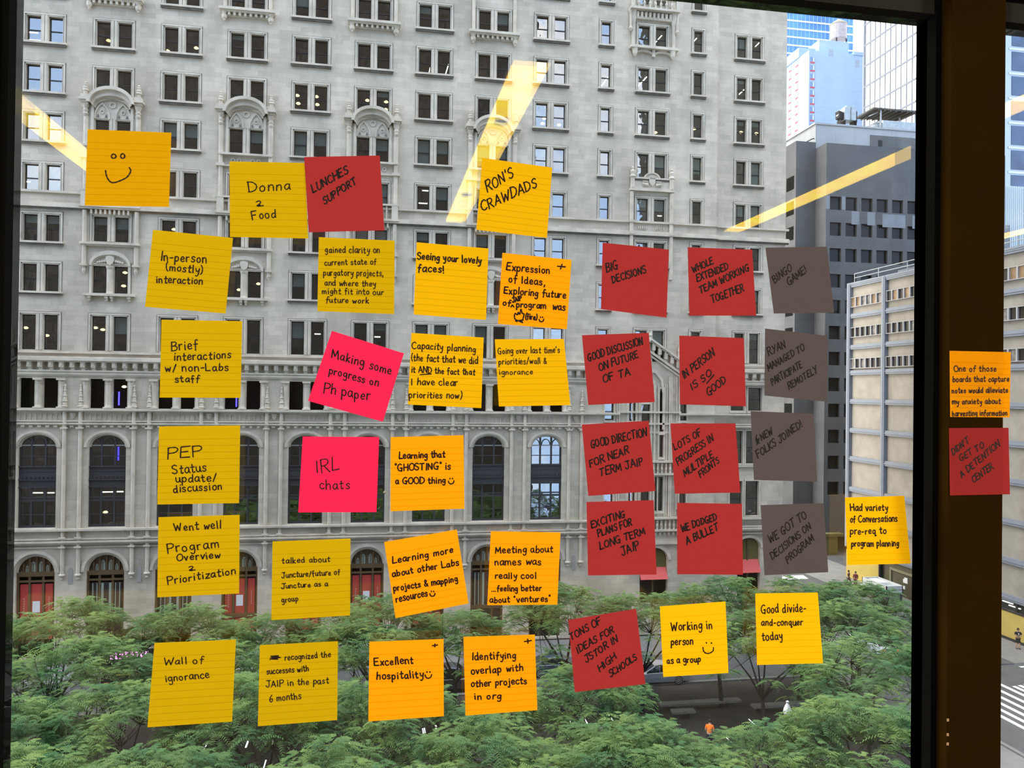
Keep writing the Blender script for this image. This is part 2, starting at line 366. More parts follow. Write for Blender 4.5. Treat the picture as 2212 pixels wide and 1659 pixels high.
ENTR = [(19.0, 19.5, 14.85, 16.2), (19.98, 20.68, 13.0, 16.1), (21.42, 21.74, 13.97, 17.3), (21.42, 21.74, 12.1, 13.85), (19.0, 19.5, 8.3, 11.0), (19.98, 20.68, 8.3, 11.0), (21.0, 21.75, 8.0, 10.6), (22.9, 23.6, 8.3, 11.0), (22.9, 23.6, 14.9, 16.2), (20.0, 22.2, 1.0, 5.2),
        (17.1, 17.8, 14.9, 16.2), (17.1, 17.8, 8.3, 11.0), (27.3, 28.45, 15.68, 17.46), (28.75, 29.92, 15.68, 17.46), (27.3, 28.35, 11.56, 14.1), (28.6, 29.65, 11.56, 14.1), (27.3, 28.35, 7.5, 10.2), (28.6, 29.72, 7.5, 10.2), (28.0, 29.9, 1.0, 5.75)]
holes += ENTR
def wall_cells(q, x0, x1, z0, z1, y, hs, depth):
    hs = [h for h in hs if h[1] > x0 and h[0] < x1]
    xs = sorted({x0, x1} | {v for h in hs for v in h[:2]}); zs = sorted({z0, z1} | {v for h in hs for v in h[2:]})
    def in_hole(x, z): return any(h[0] < x < h[1] and h[2] < z < h[3] for h in hs)
    for i in range(len(xs) - 1):
        j = 0
        while j < len(zs) - 1:
            if in_hole((xs[i] + xs[i + 1]) / 2, (zs[j] + zs[j + 1]) / 2): j += 1; continue
            e = j
            while e + 1 < len(zs) - 1 and not in_hole((xs[i] + xs[i + 1]) / 2, (zs[e + 1] + zs[e + 2]) / 2): e += 1
            a, b, c, d = X(xs[i]), X(xs[i + 1]), Z(zs[j]), Z(zs[e + 1])
            q.face([(a, y, c), (b, y, c), (b, y, d), (a, y, d)]); j = e + 1
    for h in hs:
        a, b, c, d = X(h[0]), X(h[1]), Z(h[2]), Z(h[3]); w = y + depth
        q.face([(a, y, c), (a, y, d), (a, w, d), (a, w, c)]); q.face([(b, y, c), (b, w, c), (b, w, d), (b, y, d)])
        q.face([(a, y, d), (b, y, d), (b, w, d), (a, w, d)]); q.face([(a, y, c), (a, w, c), (b, w, c), (b, y, c)])
q = MB()
wall_cells(q, -34, 25.88, -1.35, 52, FY, holes, 0.42)
wall_cells(q, 25.88, 31.78, -1.35, 52, FY + 0.3, holes, 0.42)
q.face([(X(25.88), FY, Z(-1.35)), (X(25.88), FY + 0.3, Z(-1.35)), (X(25.88), FY + 0.3, Z(52)), (X(25.88), FY, Z(52))])
x1 = X(31.78); x0 = X(-34)
q.face([(x1, FY + 0.3, Z(-1.35)), (x1, FY + 16, Z(-1.35)), (x1, FY + 16, Z(52)), (x1, FY + 0.3, Z(52))])
q.face([(x0, FY, Z(-1.35)), (x0, FY, Z(52)), (x0, FY + 16, Z(52)), (x0, FY + 16, Z(-1.35))])
q.face([(x0, FY, Z(52)), (x1, FY, Z(52)), (x1, FY + 16, Z(52)), (x0, FY + 16, Z(52))])
q.face([(x0, FY + 16, Z(-1.35)), (x0, FY + 16, Z(52)), (x1, FY + 16, Z(52)), (x1, FY + 16, Z(-1.35))])
def spandrel(q, cx, hw, zs, zc, y, depth):          # stone corners that turn a square hole into an arch
    pts = arc(X(cx), Z(zs), hw * K, (zc - zs) * K, 16)
    for a, b in zip(pts, pts[1:]):
        q.face([(a[0], y, a[1]), (b[0], y, b[1]), (b[0], y, Z(zc)), (a[0], y, Z(zc))])
        q.face([(a[0], y, a[1]), (a[0], y + depth, a[1]), (b[0], y + depth, b[1]), (b[0], y, b[1])])
for i in range(9):
    spandrel(q, PAIR[i], 1.18, 12.85, 13.74, FY, 0.42); spandrel(q, PAIR[i], 1.2, 4.5, 5.66, FY, 0.42)
spandrel(q, 21.58, 0.16, 16.7, 17.3, FY, 0.42); spandrel(q, 28.95, 0.95, 5.0, 5.75, FY + 0.3, 0.42); spandrel(q, 21.1, 1.1, 4.3, 5.2, FY, 0.42)
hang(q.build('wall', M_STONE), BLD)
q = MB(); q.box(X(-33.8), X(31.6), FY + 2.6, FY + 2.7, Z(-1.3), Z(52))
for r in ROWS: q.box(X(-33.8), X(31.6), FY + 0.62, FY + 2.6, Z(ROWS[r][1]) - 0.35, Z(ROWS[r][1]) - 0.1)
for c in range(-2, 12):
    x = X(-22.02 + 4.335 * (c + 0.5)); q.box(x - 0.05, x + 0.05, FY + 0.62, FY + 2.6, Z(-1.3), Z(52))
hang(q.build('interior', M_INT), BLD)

# ---- windows: stone surround > sash, pane, blind
mesh_cache = {}
def cached(key, make):
    if key not in mesh_cache: mesh_cache[key] = make()
    else:
        o = mesh_cache[key].copy(); COL.objects.link(o); return o
    return mesh_cache[key]
def surround(h1, h2, H, ledge, plain=False):
    q = MB(); a = h2 * K; w = 0.19 * K; m_ = h1 * K
    q.box(-a - w, -a - 0.07, -0.05, 0.05, -0.22 * K * (not ledge), H + w); q.box(a + 0.07, a + w, -0.05, 0.05, -0.22 * K * (not ledge), H + w)
    q.box(-a - 0.07, -a, -0.02, 0.05, 0, H + 0.07); q.box(a, a + 0.07, -0.02, 0.05, 0, H + 0.07)
    q.box(-a - w, a + w, -0.07, 0.05, H + 0.1, H + w); q.box(-a - 0.07, a + 0.07, -0.02, 0.05, H, H + 0.1)
    if m_: q.box(-m_ + 0.08, m_ - 0.08, -0.055, 0.05, 0, H + 0.1); q.box(-m_, m_, -0.015, 0.05, 0, H + 0.1)
    if not ledge and not plain:
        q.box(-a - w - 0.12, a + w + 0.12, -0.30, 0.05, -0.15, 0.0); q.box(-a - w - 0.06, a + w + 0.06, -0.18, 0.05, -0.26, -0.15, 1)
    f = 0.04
    q.box(-a - w - f, -a - w, -0.03, 0.02, 0, H + w + f, 1); q.box(a + w, a + w + f, -0.03, 0.02, 0, H + w + f, 1); q.box(-a - w, a + w, -0.03, 0.02, H + w, H + w + f, 1)  # dark strips outline the surround: its shadow line put into the colour
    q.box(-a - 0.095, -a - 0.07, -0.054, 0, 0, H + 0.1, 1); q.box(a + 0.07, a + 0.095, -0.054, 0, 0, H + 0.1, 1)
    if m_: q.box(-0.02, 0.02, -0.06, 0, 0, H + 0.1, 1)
    if not ledge and not plain: q.box(-a - w - 0.08, a + w + 0.08, -0.22, 0.05, -0.30, -0.26, 1)  # dark strip below the sill: shadow put into the colour
    return q.build('window', [M_TRIM, M_SILL_SHADE])
def sash(w, H):
    q = MB(); q.box(-w, -w + 0.07, 0, 0.07, 0, H); q.box(w - 0.07, w, 0, 0.07, 0, H); q.box(-w, w, 0, 0.07, 0, 0.09); q.box(-w, w, 0, 0.07, H - 0.07, H)
    q.box(-w, w, -0.02, 0.05, H * 0.48 - 0.04, H * 0.48 + 0.04)
    return q.build('sash', M_SASH)
def pane(w, H, mm):
    q = MB(); q.box(-w + 0.07, w - 0.07, 0.03, 0.045, 0.09, H - 0.07); return q.build('pane', mm)
def blind(w, H, f):
    q = MB(); q.box(-w + 0.07, w - 0.07, 0.09, 0.11, H * (1 - f), H - 0.05); return q.build('blind', M_BLIND)
rw = random.Random(3)
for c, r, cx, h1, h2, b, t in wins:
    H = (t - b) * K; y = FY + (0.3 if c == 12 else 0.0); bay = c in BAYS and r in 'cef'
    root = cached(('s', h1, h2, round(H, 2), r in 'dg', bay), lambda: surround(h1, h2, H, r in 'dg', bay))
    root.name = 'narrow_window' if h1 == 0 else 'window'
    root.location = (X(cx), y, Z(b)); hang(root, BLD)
    wv = (h2 - h1) / 2 * K if h1 else h2 * K
    for s in ((-1, 1) if h1 else (0,)):
        ox = s * (h1 + h2) / 2 * K
        sky = (c == 0 and r in 'abcyz') or c == 9 or (c == 8 and s == 1 and r in 'zabcy') or (c == 1 and s == -1 and r in 'abc')
        o = cached(('h', wv, round(H, 2)), lambda: sash(wv, H)); o.parent = root; o.location = (ox, 0.26, 0)
        mm = M_PANEB if sky else M_PANE
        o = cached(('p', wv, round(H, 2), sky), lambda: pane(wv, H, mm)); o.parent = root; o.location = (ox, 0.26, 0)
        p_bl = {'c': 0.75, 'd': 0.6, 'e': 0.5, 'f': 0.25, 'g': 0.35}.get(r, 0.25)
        if rw.random() < p_bl and not sky:
            f = rw.choice((0.35, 0.5, 0.5, 0.65, 0.95)) if r in 'cd' else rw.choice((0.2, 0.3, 0.45, 0.5))
            o = cached(('b', wv, round(H, 2), f), lambda: blind(wv, H, f)); o.parent = root; o.location = (ox, 0.26, 0)

# ---- string courses, cornice, base mouldings
def band(q, x0, x1, z0, z1, d, y=FY): q.box(X(x0), X(x1), y - d, y + 0.05, Z(z0), Z(z1))
def courses(q, x0, x1, y=FY):
    band(q, x0, x1, 29.84, 29.99, 0.22, y); band(q, x0, x1, 28.78, 28.88, 0.18, y); q.m[-6:] = [1] * 6; band(q, x0, x1, 28.88, 29.1, 0.38, y); band(q, x0, x1, 29.1, 29.2, 0.25, y)  # lowest strip dark: shade under the course put into the colour
q = MB(); courses(q, -34, 25.95); courses(q, 25.95, 32.0, FY + 0.3); hang(q.build('string_course', [M_TRIM, M_SILL_SHADE]), BLD)
def cornice(q, x0, x1, y=FY):
    band(q, x0, x1, 19.14, 19.26, 0.2, y); band(q, x0, x1, 18.84, 18.92, 0.35, y); band(q, x0, x1, 18.64, 18.84, 0.6, y); band(q, x0, x1, 18.55, 18.64, 0.45, y)
    band(q, x0, x1, 17.92, 18.02, 0.28, y); band(q, x0, x1, 17.72, 17.92, 0.2, y); band(q, x0, x1, 17.62, 17.72, 0.12, y)
    n = int((x1 - x0) / 0.65)
    for i in range(n):
        cx = x0 + (i + 0.5) * (x1 - x0) / n
        q.box(X(cx - 0.14), X(cx + 0.14), y - 0.42, y + 0.02, Z(18.2), Z(18.56)); q.box(X(cx - 0.11), X(cx + 0.11), y - 0.25, y + 0.02, Z(18.02), Z(18.2))
        q.box(X(cx - 0.06), X(cx + 0.06), y - 0.47, y - 0.4, Z(18.3), Z(18.5))
q = MB(); cornice(q, -34, 17.9); cornice(q, 23.3, 32.0); hang(q.build('cornice', M_TRIM), BLD)
q = MB()
for x0, x1, y in ((-34, 18.2, FY), (22.9, 32.0, FY + 0.1)):
    band(q, x0, x1, 15.32, 15.44, 0.45, y); band(q, x0, x1, 15.24, 15.32, 0.3, y); band(q, x0, x1, 14.56, 14.66, 0.2, y); band(q, x0, x1, 14.32, 14.4, 0.16, y); band(q, x0, x1, 14.4, 14.5, 0.3, y)
    band(q, x0, x1, 7.28, 7.42, 0.4, y); band(q, x0, x1, 6.68, 6.78, 0.3, y); band(q, x0, x1, 6.5, 6.62, 0.42, y); band(q, x0, x1, 6.36, 6.5, 0.25, y); band(q, x0, x1, 6.12, 6.22, 0.12, y)
x = -34.0                                 # drops under the moulding
while x < 17.8:
    q.box(X(x), X(x + 0.22), FY - 0.2, FY, Z(14.2), Z(14.32)); x += 0.5
hang(q.build('base_moulding', M_TRIM), BLD)

# ---- colonnade columns, blind arcade, shafts with crocketed finials, carved heads
def column_mb():
    q = MB(); h = (17.46 - 15.47) * K; w = 0.24 * K
    q.box(-w * 1.1, w * 1.1, -w * 1.1, w * 0.9, 0, 0.12)
    q.lathe(0, 0, [(w * 1.0, 0.12), (w * 0.78, 0.22), (w * 0.72, 0.3), (w * 0.70, h - 0.42), (w * 0.85, h - 0.4), (w * 0.72, h - 0.34), (w * 1.0, h - 0.16)], 8)
    q.box(-w * 1.15, w * 1.15, -w * 1.15, w * 0.9, h - 0.14, h)
    return q.build('column', M_TRIM)
for i in range(9):
    for s in (-1.44, 0, 1.44):
        o = cached('col', column_mb); o.location = (X(PAIR[i] + s), FY + 0.02, Z(15.47)); hang(o, BLD)
def arcade_mb():
    q = MB(); n = 9; w = 2.9 * K / n
    for k in range(n):
        x = -1.45 * K + k * w
        q.box(x, x + 0.07, -0.06, 0.02, Z(14.68) - Z(14.68), Z(15.24) - Z(14.68))
        a = arc(x + w / 2 + 0.03, 0.40, w / 2 - 0.04, 0.14, 6); bb = [(px, 0.66) for px, _ in a]
        q.ring_y(a, bb, -0.05, 0.02)
        q.box(x + 0.13, x + 0.2, -0.025, 0.0, 0.52, 0.58)
    return q.build('blind_arcade', M_TRIM)
for i in range(9):
    o = cached('arc', arcade_mb); o.location = (X(PAIR[i]), FY, Z(14.68)); hang(o, BLD)
def shaft_mb():
    q = MB(); r = 0.15; b0, t0 = Z(6.1) - Z(6.1), Z(15.5) - Z(6.1)
    lo = Z(4.25) - Z(6.1)
    q.lathe(0, 0, [(0.02, lo - 0.35), (0.14, lo - 0.22), (0.05, lo - 0.1), (0.22, lo), (0.26, lo + 0.1), (0.16, lo + 0.2), (r, lo + 0.35), (r, Z(7.3) - Z(6.1)), (r, Z(14.4) - Z(6.1)), (r, t0)], 10)
    for z in (6.15, 6.75, 7.3, 14.1, 14.4, 15.35):
        zz = Z(z) - Z(6.1); q.box(-0.26, 0.26, -0.26, 0.1, zz, zz + 0.12)
    for k in range(4):                    # crocketed finial
        zz = t0 + k * 0.42; w = 0.24 - k * 0.045
        q.lathe(0, 0, [(w * 0.75, zz), (w * 1.15, zz + 0.14), (w * 0.7, zz + 0.2), (w * 0.75, zz + 0.3), (w * 0.55, zz + 0.42)], 6)
    q.lathe(0, 0, [(0.06, t0 + 1.68), (0.1, t0 + 1.78), (0.02, t0 + 1.9)], 6)
    return q.build('shaft', M_TRIM)
for i in range(-1, 9):
    cx = PAIR[0] + 4.335 * (i + 0.5)
    for s in (-0.49, 0.49):
        o = cached('shaft', shaft_mb); o.location = (X(cx + s), FY - 0.12, Z(6.1)); hang(o, BLD)
def mask_mb():
    q = MB(); q.prism_y([(-0.22, 0.22), (-0.2, -0.02), (-0.1, -0.24), (0, -0.3), (0.1, -0.24), (0.2, -0.02), (0.22, 0.22)], -0.12, 0.0)
    q.box(-0.16, -0.03, -0.17, -0.12, 0.04, 0.12); q.box(0.03, 0.16, -0.17, -0.12, 0.04, 0.12); q.box(-0.03, 0.03, -0.2, -0.12, -0.1, 0.08); q.box(-0.08, 0.08, -0.16, -0.12, -0.2, -0.15)
    return q.build('carved_mask', M_TRIM)
for i in range(-1, 9):
    o = cached('mask', mask_mb); o.location = (X(PAIR[0] + 4.335 * (i + 0.5)), FY, Z(15.0)); hang(o, BLD)
    q = MB(); x = X(PAIR[0] + 4.335 * (i + 0.5))
    a = arc(0, 0.0, 0.16, 0.3, 8) ; q.prism_y([(-0.16, -1.0)] + a + [(0.16, -1.0)], -0.04, 0.0)
    o = cached('niche', lambda: q.build('niche', mat('grey niche stone', (0.40, 0.37, 0.34), 0.9))); o.location = (x, FY, Z(4.55)); hang(o, BLD)

# ---- big arched windows: stone hood > bronze frame, spandrel panel, panes
def big_hood():
    q = MB(); zs = Z(12.85) - Z(7.46); c = (13.74 - 12.85) * K; a = 1.18 * K
    q.ring_y(arc(0, zs, a + 0.12, c + 0.12), arc(0, zs, a + 0.34, c + 0.32), -0.10, 0.03)
    q.ring_y(arc(0, zs, a, c), arc(0, zs, a + 0.12, c + 0.12), -0.03, 0.03)
    q.ring_y(arc(0, zs, a - 0.14, c - 0.12), arc(0, zs, a, c), 0.22, 0.3)
    q.box(-a - 0.1, a + 0.1, -0.2, 0.1, -0.12, 0.02)
    return q.build('arched_window', M_TRIM)
def big_frame():
    q = MB(); a = 1.18 * K; top = Z(13.74) - Z(7.46); y0, y1 = 0.28, 0.42
    for xm in (-a, -0.42 * K - 0.07, 0.42 * K - 0.07, a - 0.14): q.box(xm, xm + 0.14, y0, y1, 0, top - (0.12 if abs(xm) < a * .8 else 0.8))
    for z, h in ((7.46, 0.16), (9.2, 0.16), (9.42, 0.1), (11.42, 0.14), (12.2, 0.06), (8.3, 0.05)): q.box(-a, a, y0, y1, Z(z) - Z(7.46), Z(z) - Z(7.46) + h)
    q.ring_y(arc(0, Z(12.85) - Z(7.46), a - 0.12, 0.92), arc(0, Z(12.85) - Z(7.46), a, 1.06), y0, y1)
    for s in (-1, 0, 1):
        zz = Z(12.98) - Z(7.46); q.ring_y(arc(s * 0.8 * K, zz, 0.36, 0.5, 8), arc(s * 0.8 * K, zz, 0.42, 0.57, 8), y0, y1)
    q2 = q.build('frame', M_BRONZE); return q2
def big_bar():
    q = MB(); a = 1.18 * K
    for x0, x1 in ((-a + 0.14, -0.42 * K - 0.07), (-0.42 * K + 0.07, 0.42 * K - 0.07), (0.42 * K + 0.07, a - 0.14)): q.box(x0, x1, 0.24, 0.34, Z(12.93) - Z(7.46), Z(13.0) - Z(7.46))
    return q.build('transom_bar', mat('pale transom bar', (0.3, 0.29, 0.27), 0.6))
def big_spandrel():
    q = MB(); a = 1.17 * K; z = lambda v: Z(v) - Z(7.46)
    q.box(-a, a, 0.24, 0.40, z(10.15), z(11.5)); q.box(-a, a, 0.12, 0.3, z(11.5), z(11.58)); q.box(-a, a, 0.1, 0.3, z(10.62), z(10.7)); q.box(-a, a, 0.14, 0.3, z(10.14), z(10.2)); q.box(-a, a, 0.2, 0.3, z(11.2), z(11.26))
    for k in range(9): q.box(-a + 0.1 + k * a * 0.222, -a + 0.22 + k * a * 0.222, 0.14, 0.26, z(10.72), z(10.86))
    return q.build('spandrel_panel', M_BRONZE)
def big_pane():
    q = MB(); a = 1.15 * K; z = lambda v: Z(v) - Z(7.46)
    q.box(-a, a, 0.37, 0.385, z(7.5), z(10.2)); q.prism_y([(-a, z(11.45))] + arc(0, z(12.85), a, 0.95 * K * 0.9, 12) + [(a, z(11.45))], 0.37, 0.385)
    return q.build('pane', M_PANE)
for i in range(9):
    root = cached('bh', big_hood); root.location = (X(PAIR[i]), FY, Z(7.46)); hang(root, BLD)
    for k, fn in (('bf', big_frame), ('bb', big_bar), ('bs', big_spandrel), ('bp', big_pane)):
        o = cached(k, fn); o.parent = root
# ---- shopfront arches at street level
def shop_hood():
    q = MB(); zs = (4.5 + 1.2) * K; a = 1.2 * K; c = 1.16 * K
    q.ring_y(arc(0, zs, a + 0.14, c + 0.14), arc(0, zs, a + 0.38, c + 0.36), -0.12, 0.03)
    q.ring_y(arc(0, zs, a - 0.12, c - 0.12), arc(0, zs, a, c), 0.2, 0.28)
    return q.build('shopfront', M_TRIM)
def shop_frame():
    q = MB(); a = 1.2 * K; h = 6.86 * K; y0, y1 = 0.26, 0.42
    for x in (-a, -0.42 * K - 0.08, 0.42 * K - 0.08, a - 0.16): q.box(x, x + 0.16, y0, y1, 0, h - (0.08 if abs(x) < a * 0.8 else 1.2))
    for z, t in ((4.38, 0.35), (4.0, 0.14), (1.2, 0.3)): q.box(-a, a, y0 - 0.04, y1, (z + 1.2) * K - 0.2, (z + 1.2) * K - 0.2 + t)
    pts = arc(0, 5.7 * K, a, 1.16 * K, 14); q.prism_y(pts, 0.40, 0.42)
    for x in (-0.8 * K, 0.8 * K, 0): q.box(x - 0.05, x + 0.05, y0, y1, 5.5 * K, 6.3 * K if x else 6.75 * K)
    return q.build('frame', M_WOODF)
def shop_lead():
    q = MB()
    for x, w, h in ((-0.62, 0.1, 0.55), (-0.25, 0.15, 0.8), (0.25, 0.15, 0.8), (0.62, 0.1, 0.55), (-0.95, 0.1, 0.16), (0.95, 0.1, 0.16)):
        q.box((x - w) * K, (x - 0.02) * K, 0.385, 0.40, 5.42 * K, (5.42 + h) * K); q.box((x + 0.02) * K, (x + w) * K, 0.385, 0.40, 5.42 * K, (5.42 + h) * K)
        q.prism_y([((x - w) * K, (5.45 + h) * K), (x * K, (5.62 + h) * K), ((x + w) * K, (5.45 + h) * K)], 0.385, 0.40)
    return q.build('leaded_pane', M_LEAD)
def shop_panel(mm, nm):
    def f():
        q = MB()
        for x0, x1 in ((-1.0, -0.52), (-0.33, 0.33), (0.52, 1.0)): q.box(x0 * K, x1 * K, 0.34, 0.38, 1.2 * K, 4.9 * K)
        return q.build(nm, mm)
    return f
for i in range(9):
    root = cached('sh', shop_hood); root.location = (X(PAIR[i]), FY, Z(-1.2)); hang(root, BLD)
    red = i in (0, 3, 4, 5, 6)
    ks = [('sf', shop_frame), ('sl', shop_lead), ('sr' if red else 'sb', shop_panel(M_RED, 'red_panel') if red else shop_panel(M_SASH, 'dark_panel'))]
    for k, fn in ks: o = cached(k, fn); o.parent = root
    q = MB()
    if not red:
        for x in (-0.85, -0.58, 0.58, 0.85): q.box((x - 0.03) * K, (x + 0.03) * K, 0.32, 0.34, 2.2 * K, 4.85 * K)
        for x in (-0.25, 0.25): q.box((x - 0.08) * K, (x + 0.08) * K, 0.32, 0.34, 2.2 * K, 4.85 * K)
        o = cached('strip', lambda: q.build('pale_strip', M_LEAD)); o.parent = root
    elif i in (0, 3, 5):
        q.box(-0.24 * K, 0.22 * K, 0.32, 0.34, 3.0 * K, 3.75 * K); o = cached('poster', lambda: q.build('notice', M_PAPER)); o.parent = root
        q = MB(); rr = random.Random(9)
        for k in range(7): q.box(-0.8 * K, -0.8 * K + 0.1, 0.335, 0.34, (2.9 + k * 0.16) * K, (3.0 + k * 0.16) * K); q.box(0.74 * K, 0.74 * K + 0.08, 0.335, 0.34, (3.1 + k * 0.14) * K, (3.19 + k * 0.14) * K)
        o = cached('let', lambda: q.build('lettering', mat('faded pink lettering', (0.6, 0.25, 0.22), 0.8))); o.parent = root

# ---- gothic bays on every second column
def bay_mb():
    """one bay: balcony, arched hood with pinnacles, shafts, lower arch with shield; local origin at its centre line on the string course"""
    z = lambda v: (v - 29.0) * K
    root = MB()
    q = root
    for s in (-1, 1):                    # shafts
        q.lathe(s * 1.65 * K, -0.12, [(0.2, z(33.2)), (0.2, z(35.15))], 8)
        q.lathe(s * 1.65 * K, -0.12, [(0.17, z(30.2)), (0.17, z(32.3))], 8)
        q.lathe(s * 1.64 * K, -0.12, [(0.05, z(24.5)), (0.16, z(24.75)), (0.1, z(24.95)), (0.22, z(25.05)), (0.17, z(25.2)), (0.17, z(28.8))], 8)
        q.lathe(s * 1.52 * K, -0.14, [(0.15, z(43.2)), (0.15, z(46.0)), (0.2, z(46.2)), (0.3, z(46.6))], 8)
    q.box(-1.92 * K, 1.92 * K, -0.42, 0.02, z(30.1), z(30.22)); q.box(-1.92 * K, 1.92 * K, -0.5, 0.02, z(29.0), z(29.16))
    for s in (-1, 1): q.box(s * 1.4 * K, s * 1.85 * K, -0.4, 0.02, z(29.16), z(30.1)); q.box(s * 1.0 * K, s * 1.1 * K, -0.32, 0.02, z(29.16), z(30.1)); q.box(s * 0.45 * K, s * 0.55 * K, -0.32, 0.02, z(29.16), z(30.1))
    q.box(-1.3 * K, 1.3 * K, -0.08, 0.02, z(28.5), z(28.75))
    for k in range(9): q.box((-1.25 + k * 0.29) * K, (-1.13 + k * 0.29) * K, -0.3, 0.0, z(28.55), z(28.85))
    o = root.build('gothic_bay', M_TRIM); ch = []
    # balcony on top
    q = MB(); q.box(-1.85 * K, 1.85 * K, -0.65, 0.0, z(43.06), z(43.24)); q.box(-1.8 * K, 1.8 * K, -0.5, 0.0, z(42.96), z(43.06)); q.box(-1.7 * K, 1.7 * K, -0.2, 0.0, z(42.72), z(42.96))
    for k in range(8): q.box((-1.3 + k * 0.36) * K, (-1.14 + k * 0.36) * K, -0.42, 0.0, z(42.74), z(42.96))
    for s in (-1, 1): q.lathe(s * 1.54 * K, -0.25, [(0.04, z(42.3)), (0.12, z(42.36)), (0.07, z(42.42)), (0.2, z(42.55)), (0.23, z(42.75)), (0.15, z(42.8)), (0.27, z(42.96))], 8)
    ch.append(q.build('balcony', M_TRIM))
    # hood
    q = MB()
    n = 20; q.ring_y(arc(0, z(35.95), 1.30 * K, 0.92 * K, n), arc(0, z(35.95), 1.5 * K, 1.14 * K, n), -0.78, 0.0)
    q.ring_y(arc(0, z(35.8), 1.16 * K, 0.72 * K, n), arc(0, z(35.95), 1.30 * K, 0.92 * K, n), -0.5, 0.0)
    q.ring_y(arc(0, z(35.7), 1.06 * K, 0.62 * K, n), arc(0, z(35.8), 1.16 * K, 0.72 * K, n), -0.22, 0.0)
    for s in (-1, 1):
        q.box(s * 1.16 * K, s * 1.34 * K, -0.2, 0.0, z(33.2), z(35.9)); q.box(s * 1.34 * K, s * 1.5 * K, -0.1, 0.0, z(33.2), z(35.9))
        q.box(s * 1.36 * K, s * 2.02 * K, -0.72, 0.0, z(36.12), z(36.3)); q.box(s * 1.42 * K, s * 1.92 * K, -0.55, 0.0, z(35.98), z(36.12)); q.box(s * 1.46 * K, s * 1.86 * K, -0.45, 0.0, z(35.84), z(35.98))
        q.lathe(s * 1.66 * K, -0.22, [(0.13, z(35.1)), (0.24, z(35.25)), (0.16, z(35.35)), (0.22, z(35.5)), (0.15, z(35.62)), (0.27, z(35.84))], 8)
    ch.append(q.build('hood_arch', M_TRIM))
    for s in (-1, 1):
        q = MB(); q.box(-0.28, 0.28, -0.5, 0.02, 0, 0.28); q.lathe(0, -0.22, [(0.16, 0.28), (0.16, 0.55), (0.26, 0.62), (0.2, 0.72), (0.24, 0.85), (0.12, 0.98), (0.17, 1.08), (0.08, 1.16), (0.13, 1.25), (0.03, 1.36)], 8)
        p = q.build('pinnacle', M_TRIM); p.location = (s * 1.68 * K, 0, z(36.3)); ch.append(p)
    # tracery above the paired windows
    q = MB(); q.prism_y([(-1.06 * K, z(35.05))] + arc(0, z(35.7), 1.06 * K, 0.62 * K, 16) + [(1.06 * K, z(35.05))], -0.04, 0.05)
    for s in (-1, 1):
        cx = s * 0.66 * K
        q.ring_y([(cx - 0.5, z(35.0)), (cx - 0.46, z(35.4)), (cx - 0.28, z(35.75)), (cx, z(36.0)), (cx + 0.28, z(35.75)), (cx + 0.46, z(35.4)), (cx + 0.5, z(35.0))],
                 [(cx - 0.6, z(35.0)), (cx - 0.56, z(35.45)), (cx - 0.34, z(35.84)), (cx, z(36.14)), (cx + 0.34, z(35.84)), (cx + 0.56, z(35.45)), (cx + 0.6, z(35.0))], -0.14, 0.0)
        for a in (-0.3, 0.3): q.prism_y([(cx + a - 0.1, z(35.12)), (cx + a + 0.1, z(35.12)), (cx + a, z(35.34))], -0.1, 0.0, 1)
        q.ring_y(arc(cx, z(35.5), 0.1, 0.1, 10, 360, 0), arc(cx, z(35.5), 0.17, 0.17, 10, 360, 0), -0.12, 0.0)
    q.ring_y(arc(0, z(35.98), 0.16, 0.16, 12, 360, 0), arc(0, z(35.98), 0.26, 0.26, 12, 360, 0), -0.13, 0.0)
    ch.append(q.build('tracery', [M_TRIM, mat('recess shade on stone', (0.16, 0.15, 0.14), 0.95)]))  # raised dark wedges in the tracery: recess shade put into the colour
    # sill, quatrefoil panel, capital ledge under the hood windows
    q = MB(); q.box(-1.78 * K, 1.78 * K, -0.4, 0.0, z(33.08), z(33.22)); q.box(-1.95 * K, -1.4 * K, -0.42, 0.0, z(32.28), z(32.48)); q.box(1.4 * K, 1.95 * K, -0.42, 0.0, z(32.28), z(32.48)); q.box(-1.4 * K, 1.4 * K, -0.2, 0.0, z(32.3), z(32.42))
    for s in (-1, 1): q.lathe(s * 1.65 * K, -0.14, [(0.17, z(32.48)), (0.17, z(33.08))], 8)
    for x in (-0.85, -0.45, 0.45, 0.85): q.ring_y(arc(x * K, z(32.75), 0.1, 0.1, 10, 360, 0), arc(x * K, z(32.75), 0.2, 0.2, 10, 360, 0), -0.08, 0.0)
    ch.append(q.build('sill_panel', M_TRIM))
    # ledge between rows, lower arch with shield
    q = MB(); q.box(-1.88 * K, 1.88 * K, -0.42, 0.0, z(26.5), z(26.64)); q.box(-1.8 * K, 1.8 * K, -0.28, 0.0, z(26.4), z(26.5))
    for s in (-1, 1): q.box(s * 1.44 * K, s * 1.86 * K, -0.4, 0.0, z(25.05), z(25.18))
    q.ring_y(arc(0, z(25.1), 1.16 * K, 0.75 * K, 18), arc(0, z(25.1), 1.3 * K, 1.03 * K, 18), -0.2, 0.0); q.ring_y(arc(0, z(25.1), 1.08 * K, 0.66 * K, 18), arc(0, z(25.1), 1.16 * K, 0.75 * K, 18), -0.1, 0.0)
    for s in (-1, 1): q.box(s * 1.14 * K, s * 1.3 * K, -0.12, 0.0, z(23.2), z(25.1))
    ch.append(q.build('lower_arch', M_TRIM))
    q = MB(); q.prism_y([(-0.3, 0.34), (-0.32, 0.05), (-0.2, -0.22), (0, -0.36), (0.2, -0.22), (0.32, 0.05), (0.3, 0.34), (0, 0.42)], -0.22, 0.0)
